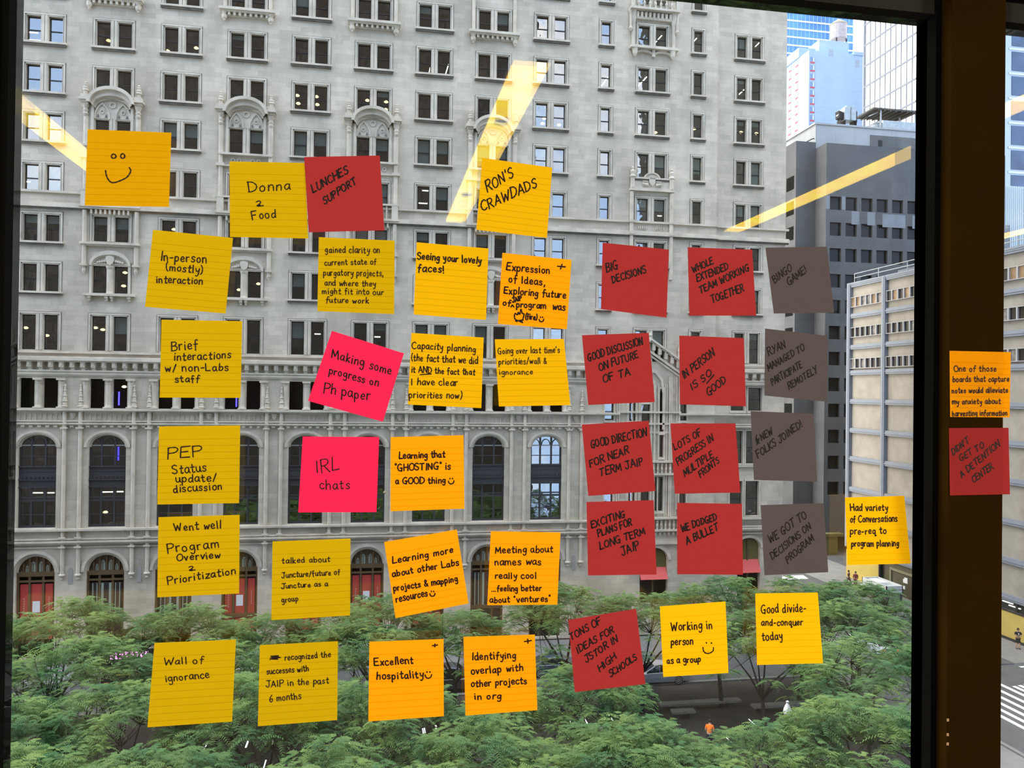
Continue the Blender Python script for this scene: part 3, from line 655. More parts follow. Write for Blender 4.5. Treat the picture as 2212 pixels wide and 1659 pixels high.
    for s in (-1, 1):
        for k in range(4): q.lathe(s * (0.42 + k * 0.17), -0.06, [(0.04, -0.16 - k * 0.03), (0.13, -0.06 - k * 0.03), (0.09, 0.06 - k * 0.05), (0.02, 0.12 - k * 0.05)], 6)
    p = q.build('shield', M_TRIM); p.location = (0, 0, z(25.42)); ch.append(p)
    q = MB(); q.lathe(0, -0.04, [(0.32, z(23.2)), (0.24, z(23.35)), (0.23, z(24.85)), (0.3, z(24.95)), (0.34, z(25.1))], 10)
    ch.append(q.build('middle_column', M_TRIM))
    q = MB(); q.box(-1.6 * K, 1.6 * K, -0.42, 0.0, z(23.04), z(23.2))
    for x in (-1.25, -0.16, 0.16, 1.25): q.box((x - 0.1) * K, (x + 0.1) * K, -0.34, 0.0, z(22.88), z(23.04)); q.box((x - 0.07) * K, (x + 0.07) * K, -0.22, 0.0, z(22.7), z(22.88))
    ch.append(q.build('balcony_sill', M_TRIM))
    for c in ch: c.parent = o
    return o, ch
b0, kids = bay_mb(); b0.location = (X(PAIR[1]), FY, Z(29.0)); hang(b0, BLD)
for i in BAYS[1:]:
    b = b0.copy(); COL.objects.link(b); b.location = (X(PAIR[i]), FY, Z(29.0)); hang(b, BLD)
    for k in kids: c = k.copy(); COL.objects.link(c); c.parent = b
# ---- the richer bay towards the right corner: balustrade, crest, gable, entrance tower
z = lambda v: (v - 29.0) * K
q = MB()
for s in (-1, 1):
    q.lathe(s * 1.62 * K, -0.14, [(0.16, z(43.2)), (0.16, z(44.9)), (0.28, z(45.4)), (0.36, z(45.9))], 8)
    q.lathe(s * 1.58 * K, -0.14, [(0.18, z(25.6)), (0.18, z(28.8)), (0.18, z(32.2))], 10); q.box(s * 1.4 * K, s * 1.78 * K, -0.4, 0.0, z(29.85), z(30.0)); q.box(s * 1.38 * K, s * 1.8 * K, -0.42, 0.0, z(28.95), z(29.2))
    q.lathe(s * 1.85 * K, -0.3, [(0.05, z(44.3)), (0.2, z(44.5)), (0.12, z(44.65)), (0.12, z(45.6)), (0.2, z(45.9))], 8)
    q.lathe(s * 1.5 * K, -0.3, [(0.05, z(42.4)), (0.2, z(42.6)), (0.28, z(42.95)), (0.3, z(43.05))], 8)
q.ring_y(arc(-0.75 * K, z(42.55), 0.7 * K, 0.28 * K, 10), arc(-0.75 * K, z(42.6), 0.78 * K, 0.42 * K, 10), -0.25, 0); q.ring_y(arc(0.75 * K, z(42.55), 0.7 * K, 0.28 * K, 10), arc(0.75 * K, z(42.6), 0.78 * K, 0.42 * K, 10), -0.25, 0)
q.box(-1.9 * K, 1.9 * K, -0.6, 0.0, z(43.02), z(43.22)); q.box(-0.15, 0.15, -0.3, 0, z(42.5), z(43.02))
q.box(-1.75 * K, 1.75 * K, -0.3, 0.0, z(45.3), z(45.5))
for k in range(9): q.lathe((-1.3 + k * 0.325) * K, -0.3, [(0.04, z(45.3)), (0.14, z(45.5)), (0.14, z(45.8))], 6)
o = q.build('gothic_bay', M_TRIM); o.location = (X(20.57), FY, Z(29.0)); hang(o, BLD); EB = o
q = MB(); q.box(-1.95 * K, 1.95 * K, -0.75, 0.0, z(45.9), z(46.08)); q.box(-1.9 * K, 1.9 * K, -0.7, -0.5, z(46.72), z(46.86))
for k in range(9):
    if k in (0, 8): q.box((-1.85 + k * 0.4375) * K, (-1.65 + k * 0.4375) * K, -0.72, -0.48, z(46.0), z(46.8))
    else: q.lathe((-1.75 + k * 0.4375) * K, -0.6, [(0.1, z(46.08)), (0.06, z(46.2)), (0.14, z(46.4)), (0.05, z(46.6)), (0.1, z(46.72))], 8)
child(q.build('balustrade', M_TRIM), EB)
q = MB(); q.box(-1.75 * K, 1.75 * K, -0.4, 0.0, z(32.25), z(32.46)); q.box(-1.55 * K, 1.55 * K, -0.16, 0.0, z(32.46), z(33.2)); q.box(-1.5 * K, 1.5 * K, -0.24, 0.0, z(33.2), z(33.3))
q.prism_y([(-0.62 * K, z(33.2))] + arc(0, z(33.2), 0.55 * K, 0.42 * K, 12) + [(0.62 * K, z(33.2))], -0.16, 0.0)
q.ring_y(arc(0, z(33.2), 0.55 * K, 0.42 * K, 12), arc(0, z(33.2), 0.66 * K, 0.52 * K, 12), -0.26, 0.0)
q.prism_y([(-0.28, z(33.25)), (-0.3, z(32.95)), (0, z(32.62)), (0.3, z(32.95)), (0.28, z(33.25)), (0, z(33.38))], -0.3, 0.0)
for s in (-1, 1):
    for k in range(4): q.lathe(s * (0.44 + k * 0.13), -0.2, [(0.03, z(32.6)), (0.14, z(32.72 + 0.03 * k)), (0.05, z(32.9)), (0.1, z(33.0)), (0.02, z(33.08))], 6)
    q.lathe(s * 1.55 * K, -0.24, [(0.22, z(32.46)), (0.2, z(33.2)), (0.3, z(33.3)), (0.18, z(33.5)), (0.24, z(33.7)), (0.1, z(33.85)), (0.15, z(33.95)), (0.03, z(34.1))], 8)
child(q.build('crest', M_TRIM), EB)
q = MB()
for x in (-0.7, 0.7):
    for k in range(5): q.lathe((x - 0.3 + k * 0.15) * K, -0.03, [(0.02, z(29.3)), (0.08, z(29.45 + 0.05 * (k % 2))), (0.03, z(29.65))], 6)
child(q.build('carved_panel', M_TRIM), EB)
q = MB()                                  # raking cornice of the gable
for s in (-1, 1):
    a0, a1 = (0.0, 20.95), (s * 2.45, 19.35)
    for lo, hi, d in ((0.0, 0.16, 0.55), (-0.12, 0.0, 0.4), (-0.95, -0.75, 0.3), (-1.2, -1.05, 0.18)):
        q.prism_y([(a0[0] * K, z(a0[1] + lo)), (a1[0] * K, z(a1[1] + lo)), (a1[0] * K, z(a1[1] + hi)), (a0[0] * K, z(a0[1] + hi))], -d, 0.0)
    for k in range(5):
        f = (k + 0.5) / 5; x = a1[0] * f; zz = a0[1] + (a1[1] - a0[1]) * f
        q.box((x - 0.12) * K, (x + 0.12) * K, -0.4, 0.0, z(zz - 0.6), z(zz - 0.1)); q.box((x - 0.08) * K, (x + 0.08) * K, -0.25, 0.0, z(zz - 0.78), z(zz - 0.6))
    q.box(s * 2.25 * K, s * 2.75 * K, -0.55, 0.0, z(19.1), z(19.45)); q.lathe(s * 2.35 * K, -0.2, [(0.2, z(19.4)), (0.14, z(20.0)), (0.2, z(20.2)), (0.08, z(20.6)), (0.12, z(20.7)), (0.02, z(20.9))], 8)
q.lathe(0, -0.2, [(0.2, z(20.95)), (0.1, z(21.2)), (0.2, z(21.35)), (0.03, z(21.6))], 8)
q.ring_y([(1.06 * K, z(14.2)), (1.06 * K, z(16.9)), (0.9 * K, z(17.9)), (0.4 * K, z(18.5)), (-0.4 * K, z(18.5)), (-0.9 * K, z(17.9)), (-1.06 * K, z(16.9))], [(1.2 * K, z(14.2)), (1.22 * K, z(17.0)), (1.04 * K, z(18.05)), (0.45 * K, z(18.75)), (-0.45 * K, z(18.75)), (-1.04 * K, z(18.05)), (-1.22 * K, z(17.0))], -0.2, 0.0)
child(q.build('gable', M_TRIM), EB)
q = MB()                                  # the tall ribbed front under the gable
for x in (-2.5, -2.35, -1.72, -1.3, -0.98, -0.76, 0.2, 0.42, 0.74, 1.28, 1.42, 1.62, 1.74, 2.2, 2.4): q.box((x - 0.05) * K, (x + 0.05) * K, -0.1 - 0.12 * (int(x * 100) % 3 == 0), 0.0, z(7.6), z(17.6 if abs(x) < 1.5 else 18.2))
for zz, d in ((15.44, 0.3), (14.56, 0.2), (13.9, 0.12), (11.7, 0.45), (10.75, 0.4), (7.42, 0.5), (6.5, 0.45), (5.5, 0.3)):
    q.box(-2.5 * K, 2.5 * K, -d, 0.0, z(zz), z(zz + 0.14))
for zz in (10.9, 6.64):
    for k in range(15): q.lathe((-2.3 + k * 0.33) * K, -0.3, [(0.1, z(zz)), (0.05, z(zz + 0.12)), (0.11, z(zz + 0.3)), (0.05, z(zz + 0.5)), (0.1, z(zz + 0.72))], 6)
for k in range(14): q.box((-2.3 + k * 0.35) * K, (-2.15 + k * 0.35) * K, -0.25, 0, z(6.2), z(6.42))
q.lathe(2.55 * K, -0.2, [(0.05, z(3.4)), (0.25, z(3.7)), (0.15, z(3.9)), (0.2, z(4.1)), (0.17, z(5.9)), (0.3, z(6.3))], 8)
q.ring_y(arc(0.53 * K, z(4.3), 1.12 * K, 0.95 * K, 14), arc(0.53 * K, z(4.3), 1.35 * K, 1.2 * K, 14), -0.15, 0.0)
child(q.build('entrance_front', M_TRIM), EB)
# plain sashes for the entrance tower and the corner column
for k, (a, b, c, d) in enumerate(ENTR):
    y = FY + (0.3 if a > 25.88 else 0)
    w, H = (b - a) * K / 2, (d - c) * K
    q = MB(); g = 0.12
    if c < 2:
        root = q; q.box(-w, w, 0.3, 0.42, H - 0.25, H - 0.15); q.box(-0.06, 0.06, 0.26, 0.42, 0, H); q.box(-w, w, 0.28, 0.42, H * 0.58, H * 0.58 + 0.12)
        o = q.build('shopfront', M_WOODF); o.location = (X((a + b) / 2), y, Z(c)); hang(o, BLD)
        q = MB(); q.box(-w, w, 0.36, 0.4, H * 0.6, H); child(q.build('upper_panel', mat('olive shop panel', (0.14, 0.12, 0.035), 0.7)), o)
        q = MB(); q.loft([[(-w + 0.05, 0.3, H * 0.64), (w - 0.05, 0.3, H * 0.64), (w - 0.05, 0.34, H * 0.64), (-w + 0.05, 0.34, H * 0.64)], [(-w + 0.02, -0.25, H * 0.44), (w - 0.02, -0.25, H * 0.44), (w - 0.02, -0.21, H * 0.44), (-w + 0.02, -0.21, H * 0.44)]])
        child(q.build('awning', mat('coral red awning', (0.75, 0.13, 0.12), 0.7)), o)
    else:
        q.box(-w - g, -w, -0.08, 0.05, -0.1, H + g); q.box(w, w + g, -0.08, 0.05, -0.1, H + g); q.box(-w - g, w + g, -0.09, 0.05, H, H + g); q.box(-w - g, w + g, -0.2, 0.05, -0.22, -0.08)
        o = q.build('tower_window', M_TRIM); o.location = (X((a + b) / 2), y, Z(c)); hang(o, BLD)
        child(sash(w, H), o).location = (0, 0.26, 0); child(pane(w, H, M_PANE), o).location = (0, 0.26, 0)
q = MB(); band(q, 25.9, 31.9, 7.24, 7.42, 0.35, FY + 0.3); band(q, 25.9, 31.9, 6.5, 6.65, 0.4, FY + 0.3); band(q, 25.9, 31.9, 14.3, 14.5, 0.3, FY + 0.3); band(q, 25.9, 31.9, 11.3, 11.5, 0.2, FY + 0.3)
q.ring_y(arc(X(28.95), Z(5.0), 1.0 * K, 0.8 * K, 14), arc(X(28.95), Z(5.0), 1.2 * K, 1.0 * K, 14), FY + 0.18, FY + 0.35)
hang(q.build('corner_moulding', M_TRIM), BLD)
# ---- lamps seen through the windows
def lamp(px, py, rx, rz, m_, nm='office_lamp', slant=0.0, d=1.0):
    p = at_y(px, py, FY + d); q = MB()
    if nm == 'office_lamp': q.lathe(0, 0, [(rx * 0.3, -rz), (rx * 0.9, -rz * 0.4), (rx, 0.1 * rz), (rx * 0.5, rz)], 10)
    else:
        q.tube([(-rx * math.cos(slant), 0, -rx * math.sin(slant)), (rx * math.cos(slant), 0, rx * math.sin(slant))], rz, 6)
    o = q.build(nm, m_); o.location = p; hang(o, BLD)
TB = lambda ox, oy, x, y: (ox + x / 3.95, oy + y / 3.95)
for ox, oy, x, y in ((400, 0, 957, 815), (400, 0, 965, 883), (400, 0, 1120, 825), (400, 0, 1127, 893), (400, 0, 1715, 870), (400, 0, 1712, 935), (400, 0, 1555, 857), (800, 0, 1485, 1012), (800, 0, 1470, 1055), (800, 0, 1610, 1067),
                     (1250, 0, 655, 1132), (1250, 0, 985, 1100), (1250, 0, 1385, 1130), (1250, 0, 1515, 1140), (1250, 0, 1010, 1400), (0, 400, 1485, 378), (0, 400, 1067, 747), (0, 400, 1055, 860), (0, 400, 220, 1217), (0, 400, 400, 1283), (0, 400, 815, 1217),
                     (0, 400, 877, 1233), (0, 400, 1070, 1240), (0, 400, 1097, 343), (400, 400, 922, 863), (400, 400, 625, 842), (400, 400, 460, 893), (0, 800, 900, 1210), (0, 800, 1060, 140), (0, 0, 927, 347), (0, 0, 1675, 410), (0, 0, 1430, 435)):
    lamp(*TB(ox, oy, x, y), 0.20, 0.10, M_LAMP)
for ox, oy, x, y, r_, s_ in ((800, 0, 655, 590, 0.45, 1.3), (800, 0, 505, 605, 0.3, 1.4), (1250, 0, 680, 335, 0.5, 0.85), (1250, 0, 990, 345, 0.3, 0.85), (1250, 0, 540, 700, 0.7, 0.85), (1250, 0, 220, 700, 0.55, 0.95), (1250, 0, 1385, 790, 0.5, 0.75), (1250, 0, 1525, 380, 0.3, 0.8),
                        (800, 400, 470, 47, 0.28, 0), (800, 400, 450, 155, 0.38, 0), (0, 0, 235, 1550, 0.2, 0), (0, 0, 480, 1458, 0.35, 0), (0, 0, 285, 278, 0.35, 0), (0, 0, 295, 342, 0.45, 0), (1250, 400, 500, 148, 0.2, 0), (1250, 400, 690, 262, 0.2, 0), (400, 400, 1130, 1270, 0.25, 0), (400, 400, 1640, 1295, 0.25, 0),
                        (0, 800, 320, 1045, 0.4, 0), (0, 800, 435, 1045, 0.25, 0), (0, 800, 918, 1038, 0.4, 0), (0, 800, 1025, 1035, 0.25, 0)):
    lamp(*TB(ox, oy, x, y), r_, 0.05, M_TUBE, 'tube_lamp', s_)
for ox, oy, x, y, r_ in ((0, 800, 1015, 240, 0.55), (0, 800, 1010, 710, 0.55), (400, 800, 437, 270, 0.4)):
    lamp(*TB(ox, oy, x, y), r_, 0.06, M_NEON, 'neon_tube', math.pi / 2, 0.7)
# ------------------------------------------------------------------ other buildings at the right
M_CONC = m_stone('grey concrete panels', (0.095, 0.098, 0.10), 2.4, 1.8, 0.06, 0.16, 0.02)
M_CONCL = mat('pale concrete panel', (0.17, 0.185, 0.205), 0.8, noise=0.1, scale=1)
M_PENT = m_stone('light penthouse panels', (0.33, 0.34, 0.345), 3.0, 9.0, 0.03, 0.08, 0.03)
M_LOUV = m_stone('grey louvre panels', (0.13, 0.13, 0.125), 2.6, 0.25, 0.06, 0.2, 0.02)
M_DGL = mat('dark office glass', (0.022, 0.020, 0.019), 0.15, spec=0.15, noise=0.5, scale=0.35)
M_DFR = mat('dark window reveal', (0.02, 0.02, 0.02), 0.7)
M_STEEL = mat('galvanised steel', (0.32, 0.35, 0.36), 0.5, metal=0.3, noise=0.15, scale=2)
M_WHITE = m_stone('white hotel cladding', (0.37, 0.46, 0.60), 4.0, 1.5, 0.015, 0.05, 0.02)
# --- grey concrete tower
BX, BY, BT = 61.6, 100.0, 57.1
GT = tag(empty('concrete_tower', (BX, BY, 0)), 'grey concrete tower with rows of small square windows, behind the low panelled block', 'building')
q = MB()
gh = []
FLR = 3.615
for i in range(11):
    for j in range(12):
        x0 = 62.2 + 2.4 * i; z1 = 49.68 - FLR * j
        gh.append((x0, x0 + 1.75, z1 - 1.87, z1))
def cells(q, x0, x1, z0, z1, y, hs, depth, mi=0):
    xs = sorted({x0, x1} | {v for h in hs for v in h[:2]}); zs = sorted({z0, z1} | {v for h in hs for v in h[2:]})
    for i in range(len(xs) - 1):
        for j in range(len(zs) - 1):
            a, b = (xs[i] + xs[i + 1]) / 2, (zs[j] + zs[j + 1]) / 2
            if any(h[0] < a < h[1] and h[2] < b < h[3] for h in hs): continue
            q.face([(xs[i], y, zs[j]), (xs[i + 1], y, zs[j]), (xs[i + 1], y, zs[j + 1]), (xs[i], y, zs[j + 1])], mi)
    for a, b, c, d in hs:
        w = y + depth
        q.face([(a, y, c), (a, y, d), (a, w, d), (a, w, c)], mi); q.face([(b, y, c), (b, w, c), (b, w, d), (b, y, d)], mi)
        q.face([(a, y, d), (b, y, d), (b, w, d), (a, w, d)], mi); q.face([(a, y, c), (a, w, c), (b, w, c), (b, y, c)], mi)
cells(q, BX, 90, 2.5, BT, BY, gh, 0.55)
q.box(BX, 90, BY + 0.6, BY + 30, 2.5, BT)
q.face([(BX, BY, 2.5), (BX, BY, BT), (BX, BY + 0.6, BT), (BX, BY + 0.6, 2.5)]); q.face([(BX, BY, BT), (90, BY, BT), (90, BY + 0.6, BT), (BX, BY + 0.6, BT)])
q.box(58.55, BX, BY + 2.7, BY + 30, 2.5, 58.0)
hang(q.build('wall', M_CONC), GT)
w0 = MB(); w0.box(0, 1.75, 0.44, 0.54, 0, 1.87); w0.box(0, 1.75, 0.36, 0.46, 0, 0.08); w0.box(0, 0.06, 0.36, 0.46, 0, 1.87); w0.box(1.69, 1.75, 0.36, 0.46, 0, 1.87)
W0 = w0.build('window', M_DFR)
p0 = MB(); p0.box(0.06, 1.69, 0.40, 0.42, 0.08, 1.87); P0 = p0.build('pane', M_DGL); P0.parent = W0
first = True
for i, (a, b, c, d) in enumerate(gh):
    if a > 80: continue
    if first: o = W0; first = False
    else:
        o = W0.copy(); COL.objects.link(o); p = P0.copy(); COL.objects.link(p); p.parent = o
    o.location = (a, BY, c); hang(o, GT)
q = MB()
for x0, n, z1 in ((65.5, 1, 47.75), (67.95, 1, 47.75), (70.3, 3, 47.6), (75.0, 3, 47.6)): q.box(x0, x0 + 1.2 * n, BY - 0.015, BY + 0.01, z1 - 1.85, z1)
for x0 in (61.6, 64.0): q.box(x0, x0 + 0.55, BY - 0.012, BY + 0.01, 47.9, 49.75)
hang(q.build('pale_panel', M_CONCL), GT)
q = MB()
for j in range(12):
    z1 = 53.2 - FLR * j * 1.0
    q.box(58.50, 58.58, BY + 3.2, BY + 5.2, z1 - 1.9, z1)
hang(q.build('side_window', mat('dark side window', (0.012, 0.012, 0.011), 0.9, spec=0.0)), GT)
q = MB(); q.box(62.3, 80.1, BY + 4, BY + 16, 56.5, 61.25); q.box(62.1, 80.3, BY + 3.85, BY + 16.1, 61.05, 61.3)
hang(q.build('penthouse', M_PENT), GT)
q = MB(); q.box(71.0, 79.4, BY + 3.93, BY + 4.02, 56.6, 60.1); q.box(72.3, 72.9, BY + 3.88, BY + 3.95, 57.0, 59.4, 1)
hang(q.build('louvre', [M_LOUV, M_DFR]), GT)
q = MB(); q.tube([(60.2, BY + 3, 58.0), (61.3, BY + 3.0, 58.6), (61.5, BY + 2.9, 58.55)], 0.07); hang(q.build('davit', M_DFR), GT)
q = MB(); q.box(50.5, 63.2, BY - 1.0, BY + 2.5, 0.0, 2.5); q.box(50.0, 64, BY - 1.2, BY + 2.5, 2.5, 2.9)
hang(q.build('street_wall', mat('olive street hoarding', (0.13, 0.115, 0.04), 0.8, noise=0.15, scale=0.6)), GT)
q = MB(); a = at_y(1793, 1215, BY - 1.05); b = at_y(1805, 1199, BY - 1.05); c = at_y(1799, 1200, BY - 1.05)
q.box(a.x, c.x - 0.05, BY - 1.06, BY - 1.0, a.z, b.z); q.box(c.x + 0.05, b.x, BY - 1.06, BY - 1.0, a.z, b.z)
hang(q.build('notice_board', M_PAPER), GT)
# roof plant on the tower
P = at_y(1831, 268, 106.5); dz_ = P.z - 61.3; HV = tag(empty('cooling_unit', (P.x, 106.5, P.z)), 'grey boxy cooling unit with side fans on the concrete tower roof', 'cooling unit')
s_ = 106.5 / FPX * 1.15
q = MB(); q.box(-13 * s_, 12 * s_, -0.8, 0.8, 5 * s_, 31 * s_); q.box(-8 * s_, 5 * s_, -0.6, 0.6, 31 * s_, 35 * s_); q.box(-0.6 * s_, 0.2 * s_, -0.83, -0.8, 5 * s_, 31 * s_, 1); child(q.build('housing', [M_STEEL, M_DFR]), HV)
q = MB(); q.loft([[(-23 * s_, -0.5, 10 * s_), (-13 * s_, -0.5, 6 * s_), (-13 * s_, 0.5, 6 * s_), (-23 * s_, 0.5, 10 * s_)], [(-24 * s_, -0.5, 24 * s_), (-13 * s_, -0.5, 20 * s_), (-13 * s_, 0.5, 20 * s_), (-24 * s_, 0.5, 24 * s_)]]); q.box(12 * s_, 17 * s_, -0.5, 0.5, 3 * s_, 25 * s_)
q.tube([(-23 * s_, 0, 20 * s_), (-14 * s_, 0, 18 * s_)], 0.45, 10, 1); child(q.build('fan_hood', [M_DFR, M_STEEL]), HV)
q = MB()
for x in (-20, -10, 9, 15): q.box(x * s_, (x + 1.2) * s_, -0.5, 0.5, -dz_, 6 * s_)
child(q.build('stand', M_DFR), HV)
P = at_y(1915, 272, 107); dz_ = P.z - 61.3; CN = tag(empty('roof_canopy', (P.x, 107, P.z)), 'dark slatted canopy on posts over tanks on the concrete tower roof', 'canopy')
s_ = 107 / FPX * 1.15; zt = lambda py: (272 - py) * s_
q = MB(); P1, P2, P3, P4 = [tuple(at_y(x, y, Y_) - Vector((P.x, 107, P.z))) for x, y, Y_ in ((1848, 257, 109.6), (1887, 235, 105.5), (1985, 243, 105.5), (1943, 262, 109.6))]
q.loft([[P1, P4, P3, P2], [(x, y, z + 0.25) for x, y, z in (P1, P4, P3, P2)]])  # the slab of the canopy
for k in range(1, 8):
    f = k / 8; a = Vector(P1).lerp(Vector(P4), f); b = Vector(P2).lerp(Vector(P3), f); q.tube([a - Vector((0, 0, 0.12)), b - Vector((0, 0, 0.12))], 0.12, 4)
child(q.build('roof', mat('dark canopy steel', (0.07, 0.065, 0.06), 0.7, noise=0.3, scale=1)), CN)
for x, y0, zz in ((1858, 2.4, 257), (1889, -1.3, 241), (1910, 2.4, 259), (1938, 2.4, 261), (1950, 0.5, 250), (1972, -1.0, 246)):
    q = MB(); q.tube([((x - 1915) * s_, y0, -dz_), ((x - 1915) * s_, y0, zt(zz))], 0.12, 6); child(q.build('post', M_STEEL), CN)
q = MB(); q.tube([((1862 - 1915) * s_, -1.3, zt(262)), ((1892 - 1915) * s_, -0.5, zt(247))], 0.07, 5); q.tube([((1950 - 1915) * s_, -1, zt(268)), ((1974 - 1915) * s_, 2.5, zt(256))], 0.07, 5); child(q.build('brace', M_STEEL), CN)
q = MB()
for x, r in ((1900, 0.9), (1924, 1.5), (1945, 1.0)): q.lathe((x - 1915) * s_, 0.5, [(r, -dz_), (r, 0.15), (r * 0.8, 0.4)], 14)
child(q.build('tank', M_STEEL), CN)
q = MB(); q.box((1889 - 1915) * s_, (1970 - 1915) * s_, -1.9, -1.8, -dz_, 0.1); child(q.build('screen', M_STEEL), CN)
# --- white hotel with red spandrels, water tank on top
HX, HY, HT = 100.0, 170.0, 103.3
HO = tag(empty('white_hotel', (HX, HY, 0)), 'white slab tower with one column of red-trimmed windows, under the water tank', 'building')
q = MB(); q.box(HX, 114, HY, HY + 28, 0, HT); q.box(103.8, 111.4, HY + 2, HY + 14, HT - 1.5, 107); q.box(HX - 0.3, 103.7, HY + 4, HY + 16, HT, HT + 2.3); q.box(111.5, 114.2, HY - 0.2, HY + 8, HT - 0.2, HT + 0.6)
hang(q.build('wall', M_WHITE), HO)
q = MB(); q.box(105, 106.2, HY - 0.04, HY, HT - 1.0, HT + 0.6); q.box(103.74, 103.82, HY + 6, HY + 7.5, HT + 1.6, HT + 2.6); q.box(112.0, 113.0, HY - 0.04, HY, HT - 3.0, HT - 1.3)
hang(q.build('vent', mat('grey vent grille', (0.33, 0.36, 0.40), 0.7)), HO)
hw = MB(); hw.box(0, 1.18, -0.05, 0.05, 0.36, 1.5, 0); hw.box(0.72, 1.0, -0.07, -0.04, 0.4, 1.45, 1); hw.box(0, 1.18, -0.06, 0.05, 0, 0.36, 2)
M_HG = mat('blue hotel glass', (0.20, 0.28, 0.40), 0.15); M_HC = mat('white hotel curtain', (0.7, 0.72, 0.75), 0.9); M_HR = mat('red spandrel', (0.55, 0.10, 0.12), 0.7)
def hwin(name, loc, rz, src=[None]):
    if src[0] is None: src[0] = hw.build(name, [M_HG, M_HC, M_HR]); o = src[0]
    else: o = src[0].copy(); COL.objects.link(o)
    o.location = loc; o.rotation_euler = (0, 0, rz); hang(o, HO); return o
for k in range(14):
    hwin('window', (HX + 0.3, HY, 100.2 - 1.965 * k), 0)
    hwin('window', (HX, HY + 6.0, 101.5 - 1.965 * k), -math.pi / 2); hwin('window', (HX, HY + 9.2, 101.5 - 1.965 * k), -math.pi / 2)
WT = tag(empty('water_tank', (111.3, HY + 6, 107)), 'brown wooden water tank with a conical roof on the white tower', 'water tank')
q = MB(); q.lathe(0, 0, [(1.9, 2.2), (2.0, 2.4), (1.95, 6.0)], 18); child(q.build('barrel', mat('weathered tank wood', (0.42, 0.36, 0.34), 0.9, noise=0.15, scale=1.5)), WT)
q = MB(); q.lathe(0, 0, [(2.1, 6.0), (2.0, 6.15), (0.1, 7.5)], 18); child(q.build('roof', mat('tan tank roof', (0.60, 0.48, 0.25), 0.8)), WT)
for a in range(4):
    q = MB(); q.box(1.3 * (1 if a % 2 else -1) - 0.12, 1.3 * (1 if a % 2 else -1) + 0.12, 1.3 * (1 if a // 2 else -1) - 0.12, 1.3 * (1 if a // 2 else -1) + 0.12, 0, 2.2); child(q.build('leg', M_DFR), WT)
# --- blue glass tower behind
UX, UY_ = 130.0, 240.0
BT_ = tag(empty('blue_glass_tower', (UX, UY_, 0)), 'tall blue glass tower with thin white floor lines, behind the white tower', 'building')
M_BG = mat('blue curtain glass', (0.08, 0.20, 0.42), 0.12, spec=0.5, noise=0.35, scale=0.12)
q = MB(); q.box(126, 157.3, UY_, UY_ + 30, 0, 190); hang(q.build('glass_wall', M_BG), BT_)
q = MB()
for k in range(40): zz = 190 - 2.74 * k - 0.4; q.box(125.9, 157.4, UY_ - 0.25, UY_ + 30, zz, zz + 0.42)
hang(q.build('floor_line', mat('white floor edge', (0.8, 0.85, 0.9), 0.6)), BT_)
q = MB()
for k in range(22):
    x = 126.5 + 1.45 * k; q.box(x, x + 0.1, UY_ - 0.15, UY_, 60, 190)
hang(q.build('mullion', mat('pale blue mullion', (0.35, 0.5, 0.7), 0.5)), BT_)
# --- mirror glass tower
MX = 100.0
MT = tag(empty('mirror_glass_tower', (MX, 139, 0)), 'bright mirror-glass tower with a thin dark grid, beside the brown post', 'building')
q = MB(); q.box(MX, MX + 7, 129.4, 148.9, 0, 170); hang(q.build('glass_wall', mat('mirror curtain glass', (0.80, 0.86, 0.92), 0.03, metal=1.0)), MT)
q = MB()
for k in range(22): zz = 168.0 - 4.34 * k + 0.6; q.box(MX - 0.08, MX, 129.3, 148.9, zz, zz + 0.34)
k = 0; y = 148.2
while y > 129.6: q.box(MX - 0.07, MX, y, y + 0.16, 0, 170); y -= 1.62
q.box(MX - 0.1, MX, 148.5, 148.95, 0, 170); q.box(MX - 0.1, MX, 129.4, 129.7, 0, 170)
hang(q.build('grid', mat('grey glazing bar', (0.16, 0.18, 0.22), 0.5)), MT)
# --- slate-blue block and ribbed metal wall seen in the narrow pane
SL = tag(empty('slate_glass_block', (130, 140, 0)), 'slate-blue window block at the top of the narrow pane right of the brown post', 'building')
q = MB(); q.box(125.5, 150, 140, 160, 0, 110); hang(q.build('wall', mat('grey pier', (0.36, 0.40, 0.43), 0.8)), SL)
M_SLG = mat('slate blue glass', (0.06, 0.085, 0.14), 0.15, noise=0.25, scale=0.3)
for j in range(12):
    zz = 97.6 - 5.05 * j; q = MB(); q.box(127.3, 149, 139.9, 140.02, zz - 3.9, zz); o = q.build('window', M_SLG); hang(o, SL)
q = MB()
for j in range(12):
    zz = 97.6 - 5.05 * j; q.box(126.6, 149, 139.85, 140.0, zz - 4.7, zz - 4.35)
hang(q.build('ledge', mat('pale ledge', (0.5, 0.53, 0.54), 0.8)), SL)
RB = tag(empty('ribbed_metal_wall', (101, 110, 0)), 'pale ribbed metal wall behind the roof rail in the narrow pane right of the brown post', 'wall block')
q = MB(); q.box(97, 125, 110, 125, 0, 55.8)
x = 97.0
while x < 112: q.box(x, x + 0.16, 109.9, 110, 44, 55.8); x += 0.36
hang(q.build('ribbed_cladding', mat('pale blue ribbed cladding', (0.46, 0.52, 0.56), 0.6)), RB)
